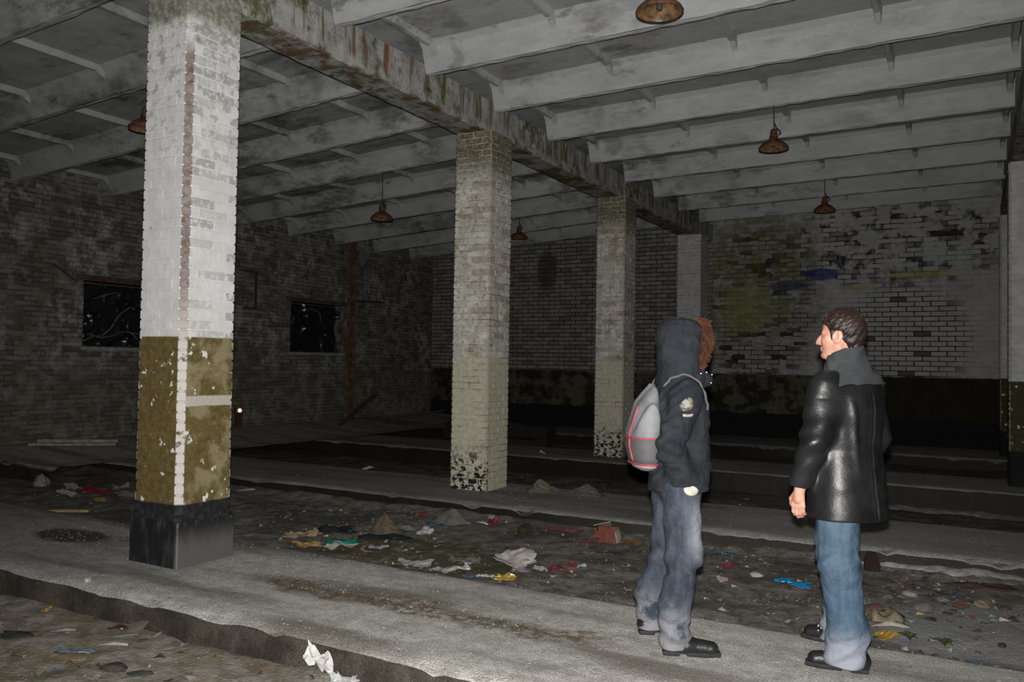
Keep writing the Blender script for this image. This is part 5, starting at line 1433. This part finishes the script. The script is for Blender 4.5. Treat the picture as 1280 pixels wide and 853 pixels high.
# right part of the trench
crumple('blue_film', 'flat blue film strip below the far riser, right of the hooded person', 'film', -2.02, 7.56, 0.30, 0.10, 0.03, (0.02, 0.13, 0.21), 'film', 32, 0.25, 9)
crumple('red_packet', 'bright red packet lying between the two people', 'packet', -1.84, 7.10, 0.13, 0.09, 0.05, (0.36, 0.02, 0.02), 'film', 33, 0.2, 7)
rock('chip', 'white chip lying right of the bright red packet', 'stone', -1.56, 7.03, (.055, .035, .03), (0.46, 0.44, 0.40), 11)
crumple('paper_scrap', 'small white and red scrap nearer than the bright red packet', 'paper', -1.75, 6.64, 0.09, 0.08, 0.04, (0.46, 0.36, 0.33), 'paper', 34, 0.1, 7)
crumple('blue_bag', 'bright blue plastic bag left of the leather jacket wearer', 'bag', -1.23, 6.78, 0.27, 0.13, 0.07, (0.012, 0.20, 0.42), 'film', 35, 0.4, 11)
crumple('yellow_film', 'yellow wrapper by the strip edge between the two people', 'wrapper', -0.90, 5.62, 0.16, 0.09, 0.05, (0.42, 0.28, 0.05), 'film', 36, 0.3, 7)
w = empty('sack', (-0.53, 6.12, bed(-0.53, 6.12)), 0.45); tag(w, 'tan sagging sack with a white lower edge right of the leather jacket wearer', 'sack')
crumple('sack_body', '', '', 0, 0.03, 0.30, 0.24, 0.17, (0.25, 0.205, 0.14), 'cloth', 37, 0, 9, None, 0.0, None, w); crumple('white_edge', '', '', 0.0, -0.10, 0.24, 0.10, 0.08, (0.42, 0.38, 0.31), 'cloth', 38, 0, 7, None, 0.0, None, w)
crumple('peel', 'orange-yellow peel in front of the tan sack', 'peel', -0.48, 5.80, 0.13, 0.09, 0.06, (0.36, 0.22, 0.03), 'film', 39, 0.3, 7)
rock('clod', 'round dark clod at the foot of the far riser right of the leather jacket', 'clod', -0.75, 7.72, (.075, .07, .11), (0.035, 0.022, 0.016), 12)
crumple('rag', 'brown tattered rag in the lime dust at the right edge', 'rag', 0.10, 7.55, 0.55, 0.2, 0.07, (0.075, 0.05, 0.035), 'cloth', 40, 0.2, 13)
M_LEAF = pm((0.055, 0.085, 0.02), 'cloth')
for k, (x, y, lb) in enumerate(((-0.36, 5.87, 'low green weed next to the orange-yellow peel'), (-0.16, 5.84, 'low green weed further right, flattened on the silt'))):
    t = empty('weed', (x, y, gz(x, y)), k); tag(t, lb, 'weed')
    for j in range(9):
        a = j*0.7+k; L = 0.05+0.05*((j*37) % 10)/10; h_ = 0.02+0.03*((j*53) % 10)/10
        s = MB(); c, q = math.cos(a), math.sin(a)
        s.add([(0, 0, 0.004), (L*.5*c-.016*q, L*.5*q+.016*c, h_), (L*c, L*q, h_*.6), (L*.5*c+.016*q, L*.5*q-.016*c, h_), (L*.5*c, L*.5*q, h_-.006)], [(0, 4, 1), (1, 4, 2), (0, 3, 4), (4, 3, 2)])
        s.obj('leaf', M_LEAF, t)
rr = random.Random(5)
RUB = [((0.16, 0.075, 0.055), 'reddish brick fragment'), ((0.28, 0.27, 0.25), 'pale mortar lump'), ((0.15, 0.14, 0.125), 'grey concrete lump'), ((0.30, 0.235, 0.175), 'tan stone'), ((0.06, 0.055, 0.05), 'dark cinder')]
SP = [(-0.42, 7.0, 0.10, 1), (-0.20, 7.05, 0.09, 1), (-0.08, 6.86, 0.07, 0), (0.06, 6.95, 0.12, 3), (0.20, 6.98, 0.08, 0), (0.30, 6.70, 0.09, 2), (0.45, 6.85, 0.10, 0), (0.48, 6.55, 0.12, 3), (0.62, 6.6, 0.08, 1), (0.75, 6.75, 0.1, 2), (0.72, 6.42, 0.08, 4),
      (0.85, 6.5, 0.11, 4), (0.98, 6.7, 0.09, 0), (0.12, 6.62, 0.05, 1), (-0.32, 6.62, 0.09, 2), (-0.25, 6.36, 0.06, 4), (0.02, 6.25, 0.05, 4), (0.35, 6.3, 0.08, 2), (-0.55, 6.85, 0.09, 2), (0.9, 7.0, 0.08, 1), (-0.62, 6.55, 0.08, 0), (0.15, 5.95, 0.05, 4)]
pos_words = ['nearest the tan sack', 'by the right edge', 'behind the smooth silt']
for k, (x, y, r_, t) in enumerate(SP):
    r_ *= 0.62
    rock('rubble', RUB[t][1]+' in the rubble field right of the leather jacket', 'rubble', x, y, (r_*rr.uniform(.8, 1.2), r_*rr.uniform(.6, .9), r_*rr.uniform(.4, .65)), RUB[t][0], 40+k, 'stone', 'rubble right of the leather jacket: %s' % RUB[t][1], rr.uniform(0, 3))
# in front of the near strip
w = empty('carton', (-4.68, 3.42, bed(-4.68, 3.42)), 0.35); tag(w, 'grey flattened carton holding a brown peel, below the near strip at left', 'carton')
s = MB(); s.add([(-.17, -.09, 0.012), (0.0, -.11, 0.008), (.16, -.06, .02), (.13, .12, .06), (-.02, .10, .02), (-.18, .08, .03), (.02, 0, .012)], [(0, 1, 6), (1, 2, 6), (2, 3, 6), (3, 4, 6), (4, 5, 6), (5, 0, 6)]); o = s.obj('card', pm((0.22, 0.20, 0.16), 'card'), w); o.modifiers.new('thick', 'SOLIDIFY').thickness = 0.006
s = MB(); s.add([(.02, .16, .02), (.14, .17, .03), (.15, .14, .15), (.09, .12, .09)], [(0, 1, 2, 3)]); o = s.obj('raised_flap', pm((0.22, 0.20, 0.16), 'card'), w); o.modifiers.new('thick', 'SOLIDIFY').thickness = 0.006
crumple('fruit_peel', 'dark reddish-brown peel lying on the grey flattened carton', 'peel', -4.67, 3.40, 0.13, 0.07, 0.035, (0.06, 0.025, 0.016), 'film', 41, 0.6, 9, None, bed(-4.67, 3.40)+0.022)
stick('splinter', 'white splinter on the dirt in front of the flattened carton', 'splinter', (-4.52, 3.16, bed(-4.52, 3.16)), (-4.36, 3.24, bed(-4.36, 3.24)), 0.009, (0.42, 0.41, 0.38))
stick('splinter', 'pale splinter on the dirt left of the flattened carton', 'splinter', (-5.02, 3.18, bed(-5.02, 3.18)), (-4.90, 3.27, bed(-4.9, 3.27)), 0.008, (0.28, 0.26, 0.22))
crumple('yellow_scrap', 'yellow scrap on the dirt at the foot of the near strip, far left', 'scrap', -5.45, 3.42, 0.08, 0.06, 0.045, (0.46, 0.33, 0.05), 'film', 42, 0, 6)
rock('chip', 'white chip on the edge of the near strip left of the column foot', 'chip', -5.33, 3.63, (.028, .018, .018), (0.5, 0.48, 0.44), 13)
crumple('paper_cup', 'crumpled white paper cup at the foot of the near strip', 'cup', -3.12, 3.50, 0.17, 0.13, 0.20, (0.66, 0.65, 0.62), 'paper', 57, 0.3, 8)
M_CLEAR = flat_mat('clear_film', (0.55, 0.56, 0.54), 0.2, 0.6, 0.1, 12, 0.2)
M_CLEAR.node_tree.nodes['Principled BSDF'].inputs['Alpha'].default_value = 0.4
crumple('clear_film', 'clear crumpled plastic film beside the white paper cup', 'film', -2.90, 3.46, 0.16, 0.10, 0.07, WHITE, 'film', 43, 0.3, 13, None, bed(-3.0, 3.5)+0.005, M_CLEAR)
crumple('foil', 'bluish foil lying flat in the lower left dirt', 'foil', -4.55, 3.04, 0.17, 0.09, 0.035, (0.17, 0.21, 0.24), 'film', 44, 0.6, 9)
crumple('cardboard_scrap', 'tan damp cardboard flat on the dirt beside the bluish foil', 'cardboard', -4.48, 2.93, 0.22, 0.12, 0.03, (0.19, 0.15, 0.10), 'card', 45, 0.6, 7)
rock('clod', 'dark flat clod at the bottom left, left of two', 'clod', -4.14, 2.98, (.09, .045, .025), (0.06, 0.052, 0.042), 14, 'stone', None, 0.5)
rock('clod', 'dark flat clod at the bottom left, right of two', 'clod', -3.97, 3.02, (.07, .03, .018), (0.055, 0.058, 0.05), 15, 'stone', None, 0.5)
crumple('rag', 'dark wet rag lump in the far lower left dirt', 'rag', -5.15, 3.06, 0.26, 0.14, 0.05, (0.05, 0.045, 0.036), 'cloth', 46, 0.5, 11)
# behind the front column, left
crumple('red_bag', 'red plastic bag among litter left of the front column', 'bag', -9.44, 6.50, 0.34, 0.2, 0.14, (0.24, 0.015, 0.02), 'film', 47, 0.5, 9)
crumple('paper_scrap', 'white torn scrap left of the red plastic bag', 'paper', -9.62, 6.25, 0.26, 0.14, 0.12, (0.33, 0.32, 0.30), 'paper', 48, 0.5, 7)
crumple('paper_ball', 'grey crumpled paper ball behind the red plastic bag, left of two', 'paper', -10.05, 6.62, 0.2, 0.18, 0.12, (0.26, 0.255, 0.24), 'paper', 49, 0.5, 7)
crumple('paper_ball', 'grey crumpled paper behind the red plastic bag, right of two', 'paper', -9.45, 6.85, 0.18, 0.12, 0.12, (0.22, 0.22, 0.21), 'paper', 50, 0.5, 7)
crumple('yellow_scrap', 'mustard scrap in front of the red plastic bag', 'scrap', -8.95, 6.22, 0.14, 0.09, 0.05, (0.28, 0.2, 0.04), 'film', 51, 0.5, 6)
crumple('rag', 'grey sagging rag between the red bag and the front column', 'rag', -8.9, 6.62, 0.5, 0.22, 0.16, (0.13, 0.125, 0.115), 'cloth', 52, 0.5, 11)
stick('lath_piece', 'short white stick lying right of the front column, far side', 'stick', (-8.2, 7.62, bed(-8.2, 7.62)), (-8.0, 7.72, bed(-8.0, 7.72)), 0.014, (0.36, 0.34, 0.30))
rock('stone_block', 'pale stone at the lip of the dusty ledge, far left', 'stone', -10.62, 6.55, (.12, .1, .1), (0.26, 0.25, 0.215), 16)
# on and behind the middle strip
crumple('paper_scrap', 'small white scrap on the middle strip left of the second column', 'paper', -7.50, 9.36, 0.17, 0.09, 0.05, (0.42, 0.41, 0.39), 'paper', 53, 0.4, 6, None, 0.004)
heap('sand_heap', 'tan sand heap right of the second column', -4.62, 9.10, 0.23, 0.2, 0.13, (0.19, 0.165, 0.12), 5)
heap('rubble_heap', 'grey sand heap right of the tan one', -4.02, 9.12, 0.24, 0.18, 0.12, (0.15, 0.14, 0.12), 9)
crumple('paper_scrap', 'bluish-white scraps in the dark trench right of the second column', 'paper', -4.52, 10.3, 0.36, 0.16, 0.10, (0.34, 0.37, 0.36), 'film', 54, 0.4, 9)
crumple('paper_scrap', 'pale scrap behind the grey sand heap', 'paper', -4.15, 10.0, 0.3, 0.16, 0.10, (0.26, 0.25, 0.22), 'paper', 55, 0.4, 9)
crumple('foil', 'tiny bright foil glint on the far strip between second and third columns', 'foil', -6.4, 12.65, 0.10, 0.08, 0.08, (0.6, 0.6, 0.6), 'film', 56, 0.4, 6, None, 0.004)

# ------------------------------------------------------------------ loose grit, lime dust
def grit(name, n, xr, yr, smin_, smax_, seed, dens=None):
    r = np.random.default_rng(seed)
    x = r.uniform(*xr, n*3); y = r.uniform(*yr, n*3)
    keep = vnoise(x*1.1, y*2.2, seed) > r.random(n*3)*0.95
    x, y = x[keep][:n], y[keep][:n]; m = len(x)
    z = np.where((y > yr[0]-9) & on_strip(y), 0.002, bed_z(x, y))
    s = smin_+(smax_-smin_)*r.random(m)**5
    a = r.uniform(0, 6.28, m)
    base = np.array([(1, 0, 0), (0, 1, 0), (-1, 0, 0), (0, -1, 0), (0.1, 0.05, 0.8)])
    V = np.empty((m, 5, 3)); ca, sa = np.cos(a), np.sin(a)
    for k, b in enumerate(base):
        bx = b[0]*r.uniform(.6, 1.4, m); by = b[1]*r.uniform(.5, 1.0, m)
        V[:, k, 0] = x+(bx*ca-by*sa)*s; V[:, k, 1] = y+(bx*sa+by*ca)*s; V[:, k, 2] = z+b[2]*s*r.uniform(.5, 1.0, m)-0.001
    F = np.array([(0, 1, 4), (1, 2, 4), (2, 3, 4), (3, 0, 4)])[None]+(np.arange(m)*5)[:, None, None]
    o = mobj(name, V.reshape(-1, 3), F.reshape(-1, 3), M_GRIT, floor, False, np.repeat(r.random(m), 5))
    tag(o, kind='stuff'); return o
def on_strip(y):
    return ((y > 3.6) & (y < 5.08)) | ((y > 7.9) & (y < 9.4)) | ((y > 12.33) & (y < 13.82))
G_ = Mat('loose_grit', 0.95, 0.1); gt = G_.attr('tone')
G_.color(G_.mix(G_.ss(gt, 0.88, 1.05), G_.mix(G_.ss(gt, 0.0, 0.7), (0.10, 0.09, 0.075), (0.22, 0.21, 0.19)), (0.30, 0.29, 0.27)))
M_GRIT = G_.m
grit('gravel', 12000, (-7.5, 1.5), (3.6, 5.08), 0.0018, 0.011, 61)
grit('gravel', 7000, (-7.5, 1.5), (5.15, 7.8), 0.002, 0.014, 62)
grit('gravel', 5000, (-6.5, 0.2), (2.3, 3.5), 0.0018, 0.011, 63)
grit('gravel', 3000, (-8.5, 1.5), (7.9, 9.4), 0.002, 0.012, 64)
def bits(n, xr, yr, seed):
    r = np.random.default_rng(seed); V = []; F = []; T = []
    for k in range(n):
        x = r.uniform(*xr); y = r.uniform(*yr)
        if vnoise(x*0.9, y*1.6, seed) < r.random()*0.8: continue
        z = float(bed_z(np.array([x]), np.array([y]))[0])+0.004; L = r.uniform(0.008, 0.036); W_ = L*r.uniform(.25, .8); a = r.uniform(0, 6.28); c, q = math.cos(a), math.sin(a)
        b = len(V); h_ = r.uniform(0.0, 0.025)
        for (u, v, w) in ((-L, -W_, 0), (L*.9, -W_*.8, h_*r.random()), (L, W_, 0.004), (-L*.7, W_*.9, h_), (0, 0, h_*.8)): V.append((x+u*c-v*q, y+u*q+v*c, z+w))
        F += [(b, b+1, b+4), (b+1, b+2, b+4), (b+2, b+3, b+4), (b+3, b, b+4)]; T += [r.random()]*5
    o = mobj('litter_bits', V, F, M_BITS, floor, False, T); tag(o, kind='stuff')
B_ = Mat('litter_bits', 0.8, 0.2); bt = B_.attr('tone'); cr = B_.node('ShaderNodeValToRGB'); B_.put(cr.inputs[0], bt); cr.color_ramp.interpolation = 'CONSTANT'
els = [(0.0, (0.06, 0.05, 0.035)), (0.3, (0.13, 0.11, 0.08)), (0.55, (0.22, 0.20, 0.17)), (0.75, (0.33, 0.31, 0.28)), (0.87, (0.17, 0.05, 0.04)), (0.91, (0.09, 0.09, 0.025)), (0.95, (0.05, 0.10, 0.15)), (0.975, (0.30, 0.2, 0.05))]
cr.color_ramp.elements[0].position = 0; cr.color_ramp.elements[0].color = (*els[0][1], 1); cr.color_ramp.elements[1].position = els[1][0]; cr.color_ramp.elements[1].color = (*els[1][1], 1)
for p_, c_ in els[2:]:
    e_ = cr.color_ramp.elements.new(p_); e_.color = (*c_, 1)
B_.color(cr.outputs[0]); M_BITS = B_.m
bits(1100, (-6.5, 1.3), (5.2, 7.8), 71); bits(260, (-6.5, -2.5), (2.5, 3.5), 72); bits(600, (-0.9, 1.3), (6.2, 7.6), 73); bits(160, (-10.5, -8.3), (5.3, 7.6), 74); bits(200, (-7.5, -2.5), (9.5, 12.2), 75)
# lime dust banked along the foot of the risers
M_LIME = Mat('lime_dust', 0.95, 0.1)
M_LIME.color(M_LIME.mix(M_LIME.ss(M_LIME.noise(9, 5, .6), .35, .65), (0.36, 0.36, 0.35), (0.20, 0.195, 0.18))); M_LIME.bump(M_LIME.noise(40), .4, .01)
def dust(xs, y0, wfn, h, seed):
    V = []; F = []; n = 7
    for i, x in enumerate(xs):
        w = wfn(x)
        for k in range(n):
            t = k/(n-1); y = y0-w*(1-t)
            z = float(bed_z(np.array([x]), np.array([y]))[0])
            V.append((x, y+0.03*(float(vnoise(x*9, k, seed))-.5), z-0.010+(h*t**1.5+0.013*min(1, k/3.0))*(0.6+0.8*float(vnoise(x*8, y*8, seed)))))
    for i in range(len(xs)-1):
        for k in range(n-1): F.append((i*n+k, (i+1)*n+k, (i+1)*n+k+1, i*n+k+1))
    o = mobj('lime_dust', V, F, M_LIME.m, floor, True); tag(o, kind='stuff')
dust(np.arange(-1.2, 2.6, 0.05), 7.90, lambda x: 0.06+0.13*max(0, min(1, (x+1.2)/0.8))+0.16*(float(vnoise(x*2.3, 0, 3))-.3), 0.010, 5)
dust(np.arange(-1.6, 2.6, 0.08), 12.34, lambda x: 0.35+0.15*float(vnoise(x*3, 0, 4)), 0.03, 6)
